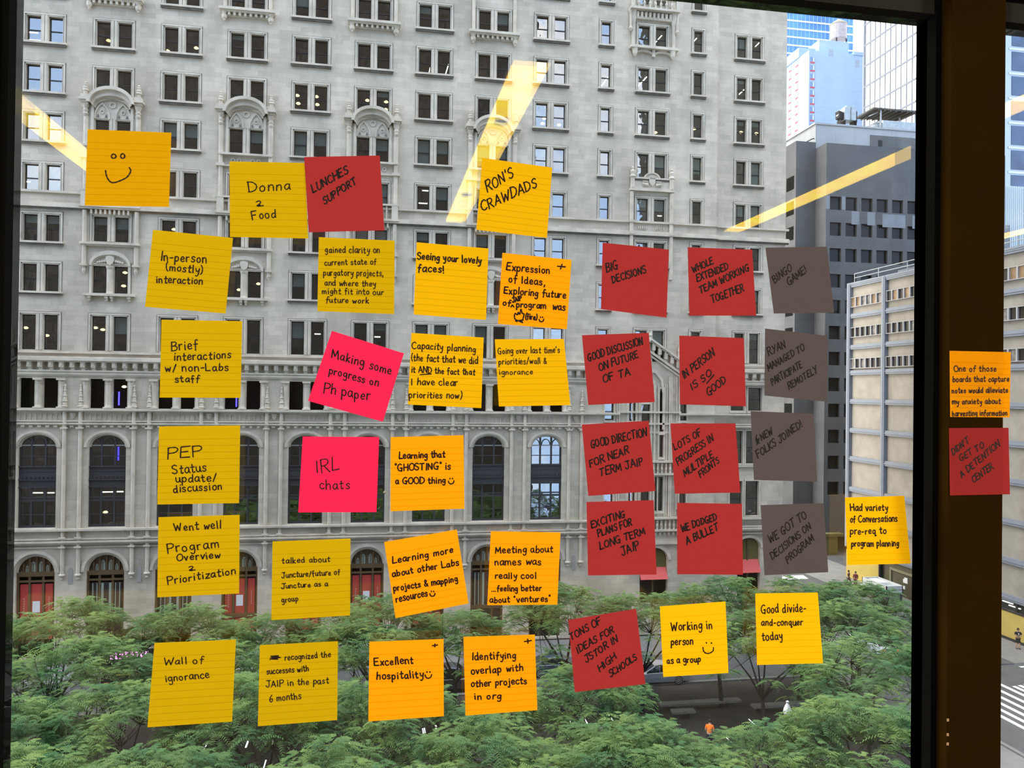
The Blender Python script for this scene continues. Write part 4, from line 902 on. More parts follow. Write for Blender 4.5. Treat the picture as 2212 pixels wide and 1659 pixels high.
# --- low panelled block with blue frames on the right
PXX = 57.0
PB = tag(empty('panelled_block', (PXX, 74, 0)), 'low beige concrete block with pale blue frame bands along the right street', 'building')
M_BEI = mat('beige precast panel', (0.305, 0.28, 0.24), 0.85, noise=0.12, scale=0.9)
M_BLU = mat('pale blue painted frame', (0.20, 0.225, 0.265), 0.6, noise=0.06, scale=1)
q = MB(); q.box(PXX + 0.3, PXX + 20, 45, 87.4, 3.6, 35.2); hang(q.build('wall', M_BEI), PB)
POST = [87.35, 80.7, 73.95, 67.2, 60.5, 53.8, 47.1]
BZ = [35.36, 31.59, 27.8, 24.70, 21.23, 17.74, 14.31, 10.64, 7.1, 3.75]
q = MB()
for y in POST: q.box(PXX - 0.12, PXX + 0.3, y - 0.3, y + 0.3, 3.6, 35.64); 
for y in POST: q.box(PXX - 0.16, PXX + 0.3, y - 0.1, y + 0.1, 3.6, 35.5)
for z_ in BZ: q.box(PXX, PXX + 0.3, 45, 87.4, z_ - 0.28, z_ + 0.28); q.box(PXX - 0.06, PXX + 0.3, 45, 87.4, z_ - 0.08, z_ + 0.08)
q.box(PXX - 0.1, PXX + 0.3, 45, 87.6, 35.45, 35.64); q.box(PXX - 0.1, PXX + 4, 87.3, 87.65, 3.6, 35.64)
hang(q.build('frame', M_BLU), PB)
pw = MB(); pw.box(-0.07, 0.3, 0, 0.09, 0, 1.22); pw.box(-0.07, 0.3, 0.92, 1.0, 0, 1.22); pw.box(-0.07, 0.3, 0.09, 0.92, 0, 0.07); pw.box(-0.07, 0.3, 0.09, 0.92, 1.15, 1.22)
PW = pw.build('window', mat('pale window frame', (0.33, 0.33, 0.33), 0.6)); pp = MB(); pp.box(0.10, 0.28, 0.09, 0.92, 0.07, 1.15)
PG = [pp.build('pane', mm) for mm in (M_DGL, mat('curtained office glass', (0.16, 0.15, 0.14), 0.25, noise=0.5, scale=2.0), mat('lit office glass', (0.12, 0.08, 0.045), 0.3, noise=0.6, scale=1.5, emit=(0.8, 0.5, 0.25, 0.12)))]
rw2 = random.Random(5); used = set()
for bi in range(len(POST) - 1):
    for fi in range(3):
        zb = BZ[fi] - (2.72, 2.62, 2.6)[fi]
        for k in range(6):
            y0 = POST[bi + 1] + 0.38 + k * 1.0
            if bi == 0 and fi == 0 and k == 0: o = PW
            else: o = PW.copy(); COL.objects.link(o)
            o.location = (PXX + 0.05, y0, zb); hang(o, PB)
            g_ = 2 if fi == 0 and rw2.random() < 0.6 else rw2.choice((0, 0, 1))
            if g_ in used: p = PG[g_].copy(); COL.objects.link(p)
            else: p = PG[g_]; used.add(g_)
            p.parent = o
q = MB()
for y in (86.6, 82, 77, 72, 67, 62, 57, 52): q.tube([(PXX + 0.2, y, 35.64), (PXX + 0.2, y, 36.7)], 0.05, 5)
for z_ in (36.7, 36.2): q.tube([(PXX + 0.2, 86.6, z_), (PXX + 0.2, 47, z_)], 0.05, 5)
hang(q.build('roof_rail', M_STEEL), PB)
q = MB(); q.box(PXX + 0.5, PXX + 2, 75, 79, 35.2, 36.0); q.box(PXX + 0.1, PXX + 3, 66, 74.2, 35.2, 38.5); q.box(PXX + 2.0, PXX + 4.5, 58, 62.5, 36.0, 37.2)
hang(q.build('roof_box', M_BLU), PB)
# street level of the panelled block: dark shopfront, yellow hoarding, strip window
q = MB(); q.box(PXX + 0.25, PXX + 0.6, 66.5, 87.2, 0, 3.6); hang(q.build('shopfront', mat('dark olive shopfront', (0.085, 0.075, 0.045), 0.7, noise=0.2, scale=0.8)), PB)
q = MB()
for a, b, z0, z1 in ((79.5, 72.0, 2.55, 2.8), (79.5, 79.25, 0, 2.6), (75.6, 75.35, 0, 2.6), (72.3, 72.0, 0, 2.6)): q.box(PXX + 0.12, PXX + 0.3, b, a, z0, z1)
hang(q.build('door_frame', mat('olive door frame', (0.2, 0.19, 0.11), 0.7)), PB)
q = MB()
for y, z_, w, h in ((76.6, 1.6, 0.5, 0.6), (77.0, 0.9, 0.35, 0.35), (77.1, 1.6, 0.2, 0.4), (73.9, 1.5, 0.4, 0.2), (73.0, 0.9, 0.3, 0.1)): q.box(PXX + 0.2, PXX + 0.245, y, y + w, z_, z_ + h)
hang(q.build('notice', M_PAPER), PB)
M_YW = mat('yellow painted hoarding', (0.45, 0.34, 0.085), 0.75, noise=0.08, scale=0.5)
q = MB(); q.box(PXX - 0.1, PXX + 0.4, 45, 66.3, 0.25, 2.55); hang(q.build('yellow_panel', M_YW), PB)
q = MB(); q.box(PXX - 0.14, PXX + 0.4, 45, 66.3, 0.0, 0.25); q.box(PXX - 0.14, PXX + 0.4, 45, 66.3, 2.55, 2.68); q.box(PXX + 0.3, PXX + 0.6, 45, 66.3, 2.68, 3.6)
for y in (64.5, 61.75, 59): q.box(PXX + 0.1, PXX + 0.35, y, y + 0.2, 2.68, 3.5)
hang(q.build('dark_strip', M_DFR), PB)
q = MB()
for y, z_, l in ((63.0, 3.22, 1.2), (62.2, 3.0, 1.3), (60.6, 3.05, 0.7), (64.2, 3.2, 0.5)): q.box(PXX + 0.24, PXX + 0.3, y - l / 2, y + l / 2, z_, z_ + 0.07)
hang(q.build('strip_lamp', M_TUBE), PB)
YH = tag(empty('yellow_hoarding', (57, 84, 0)), 'tall yellow site hoarding behind the white kiosk at the street end', 'hoarding')
q = MB(); y_ = 87.25; xa, xb = 56.85, 57.2
q.box(xa, xb, 81.0, y_, 0, 3.3); o = q.build('panel', M_YW); hang(o, YH)
q = MB(); q.box(xa - 0.05, xb, 80.8, 81.0, 0, 3.4); hang(q.build('post', M_DFR), YH)
KI = tag(empty('street_kiosk', (54.6, 78, 0)), 'white open-topped box kiosk on grey posts on the far right pavement', 'kiosk')
q = MB()
k0, k1, kz0, kz1 = 75.0, 79.2, 1.1, 1.85
for a in ((53.55, 53.65, k0, k1), (55.4, 55.5, k0, k1), (53.55, 55.5, k0, k0 + 0.1), (53.55, 55.5, k1 - 0.1, k1)): q.box(a[0], a[1], a[2], a[3], kz0, kz1)
q.box(53.55, 55.5, k0, k1, kz1 - 0.45, kz1 - 0.4); hang(q.build('box_body', mat('off white kiosk panel', (0.62, 0.66, 0.66), 0.6)), KI)
q = MB(); q.box(53.1, 53.6, k0 + 0.6, k1, kz0 - 0.12, kz0 - 0.02); q.box(54.2, 55.2, k0 + 2, k0 + 4, kz1 - 0.4, kz1 - 0.1); hang(q.build('awning_board', M_PAPER), KI)
for x, y in ((53.7, k0 + 0.1), (55.35, k0 + 0.1), (53.7, k1 - 0.2), (55.35, k1 - 0.2), (53.7, 77.0)):
    q = MB(); q.box(x - 0.09, x + 0.09, y - 0.09, y + 0.09, 0, kz0); hang(q.build('post', M_CONC), KI)
q = MB(); q.box(53.75, 55.3, k0 + 0.15, k1 - 0.2, 0.0, kz0 - 0.15); hang(q.build('counter', mat('grey kiosk counter', (0.22, 0.24, 0.23), 0.6)), KI)
# ------------------------------------------------------------------ ground: park paving, street, pavements, markings
M_PAVE = m_stone('dark park granite', (0.058, 0.052, 0.048), 1.2, 1.2, 0.10, 0.25, 0.01)
t = M_PAVE.node_tree
for l in list(t.links):
    if l.from_node.type == 'SEPXYZ' and l.to_node.type == 'COMBXYZ': t.links.remove(l)
sp_ = [n for n in t.nodes if n.type == 'SEPXYZ'][0]; cb_ = [n for n in t.nodes if n.type == 'COMBXYZ'][0]; t.links.new(sp_.outputs[1], cb_.inputs[1]); t.links.new(sp_.outputs[0], cb_.inputs[0])
M_ASPH = mat('grey asphalt', (0.085, 0.088, 0.092), 0.9, noise=0.15, scale=0.6)
M_WALK = mat('pale pavement', (0.185, 0.185, 0.18), 0.9, noise=0.12, scale=0.7)
M_MARK = mat('white road paint', (0.62, 0.64, 0.65), 0.8)
one('ground', M_PAVE, (-60, 35.6, 1.6, 56.4, -0.3, 0.0))
one('street_back', M_ASPH, (-60, 46, 56.7, 63.0, -0.3, -0.02)); one('street_side', M_ASPH, (39.6, 54.0, 1.6, 56.7, -0.3, -0.02), (46, 52.5, 57.0, 150, -0.3, -0.02), (-60, 140, 150, 260, -0.3, -0.02))
one('kerb_park', M_WALK, (-60, 39.6, 56.4, 56.7, -0.3, 0.12), (39.3, 39.6, 1.6, 56.4, -0.3, 0.12), (35.6, 39.3, 1.6, 56.4, -0.3, 0.02))
one('pavement_back', M_WALK, (-60, 37, 63.0, 86, -0.3, 0.0), (37, 46, 63.0, 69, -0.3, 0.0)); one('pavement_side', M_WALK, (52.5, 60, 57.0, 150, -0.3, 0.0), (54.0, 60, 57, 57.4, -0.3, 0.0), (54, 140, 1.6, 56.6, -0.3, -0.01))
one('ground_far', M_ASPH, (37, 46, 69, 150, -0.3, -0.01), (60, 140, 57, 150, -0.3, -0.01))
q = MB()
a, b = at_z(2190, 1500, 0), at_z(2205, 1560, 0)
for k in range(6):
    p = at_z(2140, 1470 + 13.5 * k, 0.0); q.box(p.x - 0.02, p.x + 0.34, p.y - 5.6, p.y, -0.02, -0.008)
for k in range(3):
    p = at_z(2186 + 12 * k, 1482 - 2 * k, 0.0); q.box(p.x, p.x + 0.34, p.y - 4.6, p.y, -0.02, -0.008)
p = at_z(2200, 1439, 0); q.box(p.x, p.x + 6, p.y - 0.3, p.y, -0.02, -0.008)
for k in range(5):
    p = at_z(1710 + 2 * k, 1243 + 1.5 * k, 0); q.box(p.x - 5.5, p.x + 1.5, p.y - 0.4, p.y, -0.02, -0.006)
for k in range(4):
    p = at_z(1800 + k * 9, 1239 + k * 3.2, 0); q.box(p.x, p.x + 0.35, p.y - 2.6, p.y, -0.02, -0.006)
structure(q, 'road_marking', M_MARK)
q = MB(); p = at_z(2165, 1578, 0)
q.v = q.v

# ---- park furniture
M_GRAN = mat('grey granite bench', (0.19, 0.18, 0.165), 0.8, noise=0.15, scale=3)
bl = ['granite bench showing under the leaves below the overlap note', 'granite bench in the dark gap below the high schools note', 'small granite bench left of the worker in orange', 'long granite bench behind the worker in orange',
      'granite bench under the tree at the lower right of the window', 'granite bench below the two bottom orange notes, nearest the sill', 'long granite bench beside the white bag in the tree', 'granite bench in the gap left of the wall note']
for k, (px, py, l) in enumerate(((1005, 1620, 3.2), (1325, 1590, 2.2), (1476, 1550, 1.6), (1512, 1530, 6.0), (1900, 1560, 4.0), (1110, 1648, 3.0), (1690, 1535, 4.5), (440, 1530, 3.0))):
    p = at_z(px, py, 0); rt = tag(empty('stone_bench', (p.x, p.y, 0)), bl[k], 'bench', 'granite park benches')
    q = MB(); q.box(-l / 2, l / 2, -0.3, 0.3, 0.36, 0.5); child(q.build('seat', M_GRAN), rt)
    for s in (-1, 1):
        q = MB(); q.box(s * l * 0.36 - 0.2, s * l * 0.36 + 0.2, -0.22, 0.22, 0, 0.36); child(q.build('leg', M_PAVE), rt)
M_GL = mat('white ground light strip', (0.9, 0.9, 0.9), 0.5, emit=(0.9, 0.97, 1.0, 0.55))
q = MB(); q.box(-0.035, 0.035, -0.5, 0.5, 0.0, 0.012); q.box(-0.05, 0.05, -0.52, 0.52, -0.001, 0.006, 1); GL0 = q.build('ground_light', [M_GL, M_STEEL])
bt = lambda ox, x, y: (ox + x / 3.95, 1239 + y / 3.95)
for k, (ox, x, y) in enumerate(((400, 525, 1455), (400, 755, 1425), (400, 175, 1475), (400, 680, 1625), (400, 1400, 1450), (400, 1570, 1640), (400, 2030, 1350), (400, 2140, 1320), (0, 395, 1490), (0, 1290, 1625), (0, 1755, 1475), (0, 2110, 1455), (800, 465, 1345), (800, 565, 1320),
                                (800, 1720, 1285), (800, 1840, 1260), (800, 2050, 1230), (800, 1860, 1350), (800, 1585, 1640), (1250, 60, 1260), (1250, 275, 1230), (1250, 705, 1278), (1250, 1480, 1268), (1250, 1285, 1425), (1250, 85, 1365), (1250, 2040, 1195), (1652, 455, 1190), (1652, 320, 1220))):
    o = GL0 if k == 0 else GL0.copy()
    if k: COL.objects.link(o)
    p = at_z(*bt(ox, x, y), 0); o.location = p
    tag(o, 'short white light strip set flush in the dark park paving among the trees', 'ground light', 'light strips in the park paving')

# ---- honey locust trees
M_LEAF = m_thin('feathery green leaf', (0.135, 0.27, 0.105), 0.42)
t = M_LEAF.node_tree; oi = nd(t, 'ShaderNodeObjectInfo'); g = nd(t, 'ShaderNodeNewGeometry'); n = nd(t, 'ShaderNodeTexNoise'); n.inputs['Scale'].default_value = 0.55; n.inputs['Detail'].default_value = 3
t.links.new(g.outputs['Position'], n.inputs['Vector'])
r = nd(t, 'ShaderNodeValToRGB'); r.color_ramp.elements[0].position = 0.36; r.color_ramp.elements[1].position = 0.66
r.color_ramp.elements[0].color = (0.085, 0.19, 0.09, 1); r.color_ramp.elements[1].color = (0.225, 0.33, 0.115, 1); t.links.new(n.outputs['Fac'], r.inputs[0])
for x in t.nodes:
    if x.type in ('BSDF_DIFFUSE', 'BSDF_TRANSLUCENT'): t.links.new(r.outputs[0], x.inputs[0])
M_BARK = mat('dark locust bark', (0.035, 0.028, 0.024), 0.95, noise=0.3, scale=5)
def tree_meshes(seed, R=4.3, z0=3.0, z1=8.4, pads=84):
    rr = random.Random(seed); tips = []
    tr = MB(); lean = Vector((rr.uniform(-.3, .3), rr.uniform(-.3, .3), 0))
    fork = Vector((lean.x, lean.y, rr.uniform(2.2, 3.0)))
    tr.tube([(0, 0, -0.1), lean * 0.4 + Vector((0, 0, 1.2)), fork], [0.17, 0.14, 0.12], 7)
    limbs = []
    for k in range(6):
        a = k * math.tau / 6 + rr.uniform(-.4, .4); rad = R * rr.uniform(0.35, 0.75)
        p1 = fork + Vector((math.cos(a) * rad * 0.4, math.sin(a) * rad * 0.4, rr.uniform(1.0, 1.6))); p2 = fork + Vector((math.cos(a) * rad, math.sin(a) * rad, rr.uniform(2.2, 3.8)))
        tr.tube([fork, p1, p2], [0.085, 0.06, 0.03], 5); limbs += [p1, p2, (p1 + p2) / 2]
    lf = MB()
    for k in range(pads):
        a = rr.uniform(0, math.tau); u = math.sqrt(rr.uniform(0.02, 1)); rad = R * u
        top = z0 + 0.6 + (z1 - z0 - 0.6) * math.sqrt(max(0, 1 - (u * 0.93) ** 2)); zz = top - abs(rr.gauss(0, 0.5)) * (1.6 if rr.random() < .45 else 0.5) 
        c = Vector((math.cos(a) * rad, math.sin(a) * rad, max(z0, zz)))
        b = min(limbs, key=lambda p: (p - c).length); mid = (b + c) / 2 + Vector((0, 0, -0.1))
        tr.tube([b, mid, c], [0.028, 0.02, 0.01], 4)
        pr = rr.uniform(0.75, 1.25)
        for f in range(18):
            fa = rr.uniform(0, math.tau); el = rr.uniform(-0.1, 0.55); L = rr.uniform(0.45, 0.8) * pr
            st = c + Vector((math.cos(fa), math.sin(fa), 0)) * rr.uniform(0, 0.55) * pr + Vector((0, 0, rr.uniform(-.18, .22)))
            d = Vector((math.cos(fa) * math.cos(el), math.sin(fa) * math.cos(el), math.sin(el))); side = Vector((-math.sin(fa), math.cos(fa), 0))
            for s in range(8):
                tt = (s + 0.6) / 8; p = st + d * (L * tt) - Vector((0, 0, 0.5 * L * tt * tt))
                ll = rr.uniform(0.12, 0.20) * (1.1 - 0.4 * tt) * pr; w = d * rr.uniform(0.026, 0.042)
                for sg in (-1, 1):
                    e = p + side * (sg * ll) + d * (ll * 0.55) - Vector((0, 0, ll * rr.uniform(0.1, 0.5)))
                    lf.face([p - w * 0.6, e - w * 0.35, e + w * 0.5, p + w])
    return tr, lf
VAR = []
for k, sd_ in enumerate((11, 23, 37, 51)):
    tr, lf = tree_meshes(sd_)
    VAR.append((tr, lf))
VARO = [None] * 4
rt_ = random.Random(21)
TREES = []
def row(y, x0, x1, dx, sc, name):
    x = x0; i = 0
    while x <= x1:
        TREES.append((x + rt_.uniform(-0.9, 0.9), y + rt_.uniform(-0.9, 0.9), sc * rt_.uniform(0.92, 1.06), name, i)); x += dx; i += 1
row(52.5, -24.5, 42, 6.1, 0.98, 'back')
row(46.0, -21.5, 41, 6.6, 0.97, 'second')
row(38.5, -18.0, 34, 6.4, 0.98, 'third')
row(32.2, -14.5, 29, 6.2, 0.95, 'fourth')
row(26.8, -12.0, 25, 6.2, 0.9, 'front')
KEEP = [(1200, 1432, 58), (1225, 1452, 58), (285, 1437, 58), (985, 1440, 57), (1532, 1580, 46), (185, 1515, 44), (665, 1505, 45), (1420, 1462, 57), (1700, 1532, 42)]
STRICT = {(1532, 1580), (1200, 1432), (1225, 1452)}
def hides(x, y, sc):
    for kx, ky, far in KEEP:
        d = ray(kx, ky)
        for f, rad_ in ((3.3, 3.6), (4.4, 3.9), (5.5, 3.6), (6.5, 3.3), (7.5, 2.7), (8.2, 1.6)) if (kx, ky) in STRICT else ((3.6, 2.7), (5.5, 2.6), (7.2, 2.0)):              # where the line of sight passes through the height of this crown
            t = (f * sc - EYE) / d[2]; X_, Y_ = d[0] * t, d[1] * t
            if Y_ < far - 1 and math.hypot(X_ - x, Y_ - y) < rad_ * sc: return True
    return False
TREES = [t_ for t_ in TREES if t_[0] / t_[1] < 0.74 and t_[0] < 39 and (t_[3] == 'back' or not hides(*t_[:3]))]
CNT = {}
for k, t_ in enumerate(TREES):
    CNT[t_[3]] = CNT.get(t_[3], -1) + 1; TREES[k] = t_[:4] + (CNT[t_[3]],)

for ex, ey, sc, lb in ((1285, 1548, 0.86, 'low green locust tree directly below the red high schools note'), (1105, 1600, 0.84, 'green locust tree directly below the orange overlap note'), (1484, 1722, 0.84, 'green locust tree whose top hides the legs of the worker in orange'),
                       (1690, 1672, 0.88, 'green locust tree below the white bag at the lower right'), (1365, 1668, 0.88, 'green locust tree at the bottom edge, left of the worker in orange')):
    e_ = at_z(ex, ey, 5.7 * sc); TREES.append((e_.x, e_.y, sc, lb, 0))
ORD = 'first second third fourth fifth sixth seventh eighth ninth tenth eleventh twelfth'.split()
for x, y, sc, nm, i in TREES:
    v = rt_.randrange(4); rt = empty('locust_tree', (x, y, 0), rt_.uniform(0, math.tau)); rt.scale = (sc, sc, sc * rt_.uniform(0.95, 1.05))
    rn = {'back': 'back park row by the street', 'second': 'second park row from the street', 'third': 'middle park row', 'fourth': 'park row behind the front one', 'front': 'front park row low in the window'}.get(nm)
    tag(rt, '%s green locust tree from the left in the %s' % (ORD[i], rn) if rn else nm, 'tree', 'locust trees in the park')
    if VARO[v] is None:
        t_ = VAR[v][0].build('trunk', M_BARK); l_ = VAR[v][1].build('crown', M_LEAF); VARO[v] = (t_, l_)
    else:
        t_, l_ = VARO[v][0].copy(), VARO[v][1].copy(); COL.objects.link(t_); COL.objects.link(l_)
    t_.parent = rt; l_.parent = rt
q = MB(); q.lathe(0, 0, [(0.03, -0.42), (0.15, -0.36), (0.24, -0.2), (0.22, 0.0), (0.14, 0.2), (0.06, 0.34), (0.09, 0.44), (0.03, 0.48)], 9)
o = q.build('plastic_bag', mat('white plastic bag', (0.72, 0.73, 0.74), 0.5)); o.location = at_y(1701, 1532, 41.0)
tag(o, 'white plastic bag caught in a tree at the lower right', 'bag')

# ---- cars
M_TYRE = mat('black tyre', (0.015, 0.015, 0.015), 0.8); M_RIM = mat('silver wheel rim', (0.55, 0.56, 0.58), 0.35, metal=0.6); M_CGL = mat('dark car glass', (0.012, 0.014, 0.018), 0.05, spec=0.8)
M_RED2 = mat('red tail lamp', (0.6, 0.02, 0.02), 0.4, emit=(1, 0.05, 0.03, 0.6)); M_HLAMP = mat('clear headlamp', (0.7, 0.72, 0.75), 0.2)
def car(label, paint, loc, rz, kind='sedan', L=4.7, Wd=1.82):
    rt = tag(empty('car', loc, rz), label, 'car', 'cars on the back street')
    h = L / 2; w = Wd / 2
    low = [(-h, 0.45), (-h + 0.06, 0.75), (-h + 0.12, 0.93), (-h * 0.62, 1.0), (-h * 0.2, 1.0), (h * 0.38, 0.98), (h * 0.62, 0.93), (h - 0.25, 0.78), (h - 0.03, 0.62), (h, 0.4)]
    q = MB(); rings = []
    for x, zt_ in low:
        k = 1 - 0.12 * max(0, abs(x) / h - 0.75) * 4
        rings.append([(x, -w * k, 0.25), (x, -w * k * 1.0, 0.55), (x, -w * k * 0.96, zt_ - 0.08), (x, -w * k * 0.86, zt_), (x, w * k * 0.86, zt_), (x, w * k * 0.96, zt_ - 0.08), (x, w * k, 0.55), (x, w * k, 0.25)])
    q.loft(rings)
    if kind == 'sedan': roof = [(-h * 0.80, 0.98, 0.80), (-h * 0.42, 1.36, 0.68), (-h * 0.1, 1.45, 0.66), (h * 0.14, 1.38, 0.68), (h * 0.46, 0.98, 0.80)]
    else: roof = [(-h * 0.98, 0.95, 0.84), (-h * 0.88, 1.62, 0.74), (-h * 0.1, 1.72, 0.74), (h * 0.12, 1.64, 0.74), (h * 0.42, 0.98, 0.82)]
    a = MB(); a.loft([[(x, -w * 0.93, 0.92), (x, -w * k, zz - 0.06), (x, -w * k * 0.88, zz), (x, w * k * 0.88, zz), (x, w * k, zz - 0.06), (x, w * 0.93, 0.92)] for x, zz, k in roof])
    child(q.build('body', paint, smooth=False), rt)
    top = MB(); rr_ = roof[1:-1]; top.loft([[(x, -w * k * 0.97, zz - 0.05), (x, -w * k * 0.86, zz + 0.012), (x, w * k * 0.86, zz + 0.012), (x, w * k * 0.97, zz - 0.05)] for x, zz, k in rr_])
    for i in range(len(roof) - 1):
        (xa, za, ka), (xb, zb_, kb) = roof[i], roof[i + 1]
        if i in (0, len(roof) - 2):
            for s in (-1, 1): top.tube([(xa, s * w * ka, za - 0.03), (xb, s * w * kb, zb_ - 0.03)], 0.035, 5)
    for s in (-1, 1): top.box(-0.05, 0.03, s * w * 0.78 - 0.05 * s, s * w * 0.90, 0.95, roof[2][1] - 0.08)
    child(a.build('window_glass', M_CGL), rt); child(top.build('roof', paint), rt)
    for x in (-h * 0.62, h * 0.63):
        for s in (-1, 1):
            q = MB(); rg = []
            for yy, r in ((-0.11, 0.28), (-0.09, 0.33), (0.09, 0.33), (0.11, 0.28)): rg.append([(r * math.cos(a_ * math.tau / 18), yy, r * math.sin(a_ * math.tau / 18)) for a_ in range(18)])
            q.loft(rg); o = child(q.build('wheel', M_TYRE), rt); o.location = (x, s * (w - 0.1), 0.33)
            q = MB()
            for a_ in range(9):
                c_, s2 = math.cos(a_ * math.tau / 9), math.sin(a_ * math.tau / 9); q.tube([(0.04 * c_, s * 0.115, 0.04 * s2), (0.23 * c_, s * 0.115, 0.23 * s2)], 0.022, 4)
            q.loft([[(r * math.cos(k * math.tau / 16), s * 0.112, r * math.sin(k * math.tau / 16)) for k in range(16)] for r in (0.22, 0.26)], caps=False)
            child(q.build('rim', M_RIM), o)
    q = MB(); q.box(-h - 0.01, -h + 0.1, -w * 0.85, -w * 0.5, 0.68, 0.82); q.box(-h - 0.01, -h + 0.1, w * 0.5, w * 0.85, 0.68, 0.82); child(q.build('tail_lamp', M_RED2), rt)
    q = MB(); q.box(h - 0.18, h - 0.02, -w * 0.84, -w * 0.5, 0.6, 0.72); q.box(h - 0.18, h - 0.02, w * 0.5, w * 0.84, 0.6, 0.72); child(q.build('headlamp', M_HLAMP), rt)
    return rt
def paint(n, c): return mat(n, c, 0.18, metal=0.25, spec=0.7)
p = at_z(1207, 1462, 0); car('dark blue sedan with silver rims between the overlap note and the high schools note', paint('dark blue car paint', (0.05, 0.075, 0.13)), (p.x, p.y + 0.8, 0), 0)
p = at_z(1425, 1480, 0); car('silver car half hidden by leaves right of the high schools note', paint('silver car paint', (0.45, 0.48, 0.52)), (p.x, p.y + 0.8, 0), math.pi)
p = at_z(975, 1492, 0); car('dark grey wagon with a red tail lamp between the two bottom orange notes', paint('dark grey car paint', (0.06, 0.065, 0.075)), (p.x + 0.3, p.y + 0.5, 0), 0, 'wagon', 4.6)
p = at_z(560, 1480, 0); car('dark van with a pale roof between the wall note and the six months note', paint('pale van paint', (0.5, 0.54, 0.58)), (p.x - 0.4, p.y + 2.0, 0), math.pi, 'wagon', 5.0, 1.9)
p = at_z(1885, 1405, 0); car('white car showing between the trees below the white kiosk', paint('white car paint', (0.72, 0.75, 0.78)), (p.x, p.y, 0), math.pi / 2)
# ---- dark food cart with a pink display
p = at_z(292, 1505, 0); FC = tag(empty('food_cart', (p.x, p.y + 1.2, 0)), 'dark food cart with a glowing pink display board, left of the wall note', 'food cart')
s_ = (p.y + 1.2) / FPX * 1.05
q = MB(); q.box(-2.6, 2.6, -0.2, 1.8, 0.5, 1.3); q.box(-2.6, 2.6, 0.1, 1.8, 1.3, 2.25); q.box(-2.7, 2.7, -0.6, 1.9, 2.25, 2.4); child(q.build('body', mat('black cart body', (0.02, 0.018, 0.02), 0.5)), FC)
q = MB(); q.box(-2.6, 2.4, -0.5, -0.42, 2.4, 3.1); child(q.build('sign_board', mat('black sign board', (0.01, 0.01, 0.012), 0.5)), FC)
q = MB(); rr = random.Random(4); x = -1.9
while x < 2.1:
    w = rr.uniform(0.18, 0.4)
    for k in range(4): q.box(x + rr.uniform(0, .08), x + w * rr.uniform(0.6, 1), -0.53, -0.5, 2.5 + k * 0.13, 2.5 + k * 0.13 + rr.uniform(0.06, 0.12))
    x += w + rr.uniform(0.03, 0.12) + (0.25 if 0.1 < x < 0.5 else 0)
child(q.build('display', mat('pink display', (0.9, 0.3, 0.9), 0.5, emit=(0.95, 0.25, 0.85, 1.5))), FC)
q = MB(); q.box(-1.6, 2.5, -0.24, -0.2, 1.22, 1.32); q.box(-2.4, 2.5, -0.24, -0.2, 0.62, 0.72); child(q.build('stripe', mat('yellow stripe', (0.7, 0.5, 0.08), 0.6)), FC)
q = MB(); q.box(-1.0, -0.2, 0.04, 0.1, 1.4, 2.1); q.box(0.4, 2.2, 0.04, 0.1, 1.4, 2.1); child(q.build('menu_panel', mat('reddish menu panel', (0.25, 0.08, 0.05), 0.6)), FC)
for x in (-1.7, 1.7):
    q = MB(); q.tube([(x, -0.25, 0.3), (x, 0.0, 0.3)], 0.3, 14); child(q.build('wheel', M_TYRE), FC)

# ---- people: one skinned body each, clothes over it
M_SKIN = mat('skin', (0.45, 0.27, 0.19), 0.6); M_HAIR = mat('dark brown hair', (0.04, 0.028, 0.02), 0.8); M_BLK = mat('black cloth', (0.012, 0.012, 0.014), 0.9)
M_ORG = mat('orange safety cloth', (0.95, 0.20, 0.02), 0.8); M_NAVY = mat('navy cloth', (0.02, 0.025, 0.04), 0.9); M_BRN = mat('brown cloth', (0.13, 0.075, 0.05), 0.9); M_MAR = mat('maroon cloth', (0.16, 0.04, 0.04), 0.9)
def skin(name, joints, links, m_, parent):
    me = bpy.data.meshes.new(name); ks = list(joints); me.from_pydata([joints[k][0] for k in ks], [(ks.index(a), ks.index(b)) for a, b in links], []); me.materials.append(m_)
    o = bpy.data.objects.new(name, me); COL.objects.link(o); o.parent = parent
    o.modifiers.new('skin', 'SKIN'); o.modifiers.new('sub', 'SUBSURF').levels = 2; o.modifiers['sub'].render_levels = 2
    for v, k in zip(me.skin_vertices[0].data, ks): v.radius = joints[k][1]; v.use_root = (k in ('pel', 'waist'))
    return o
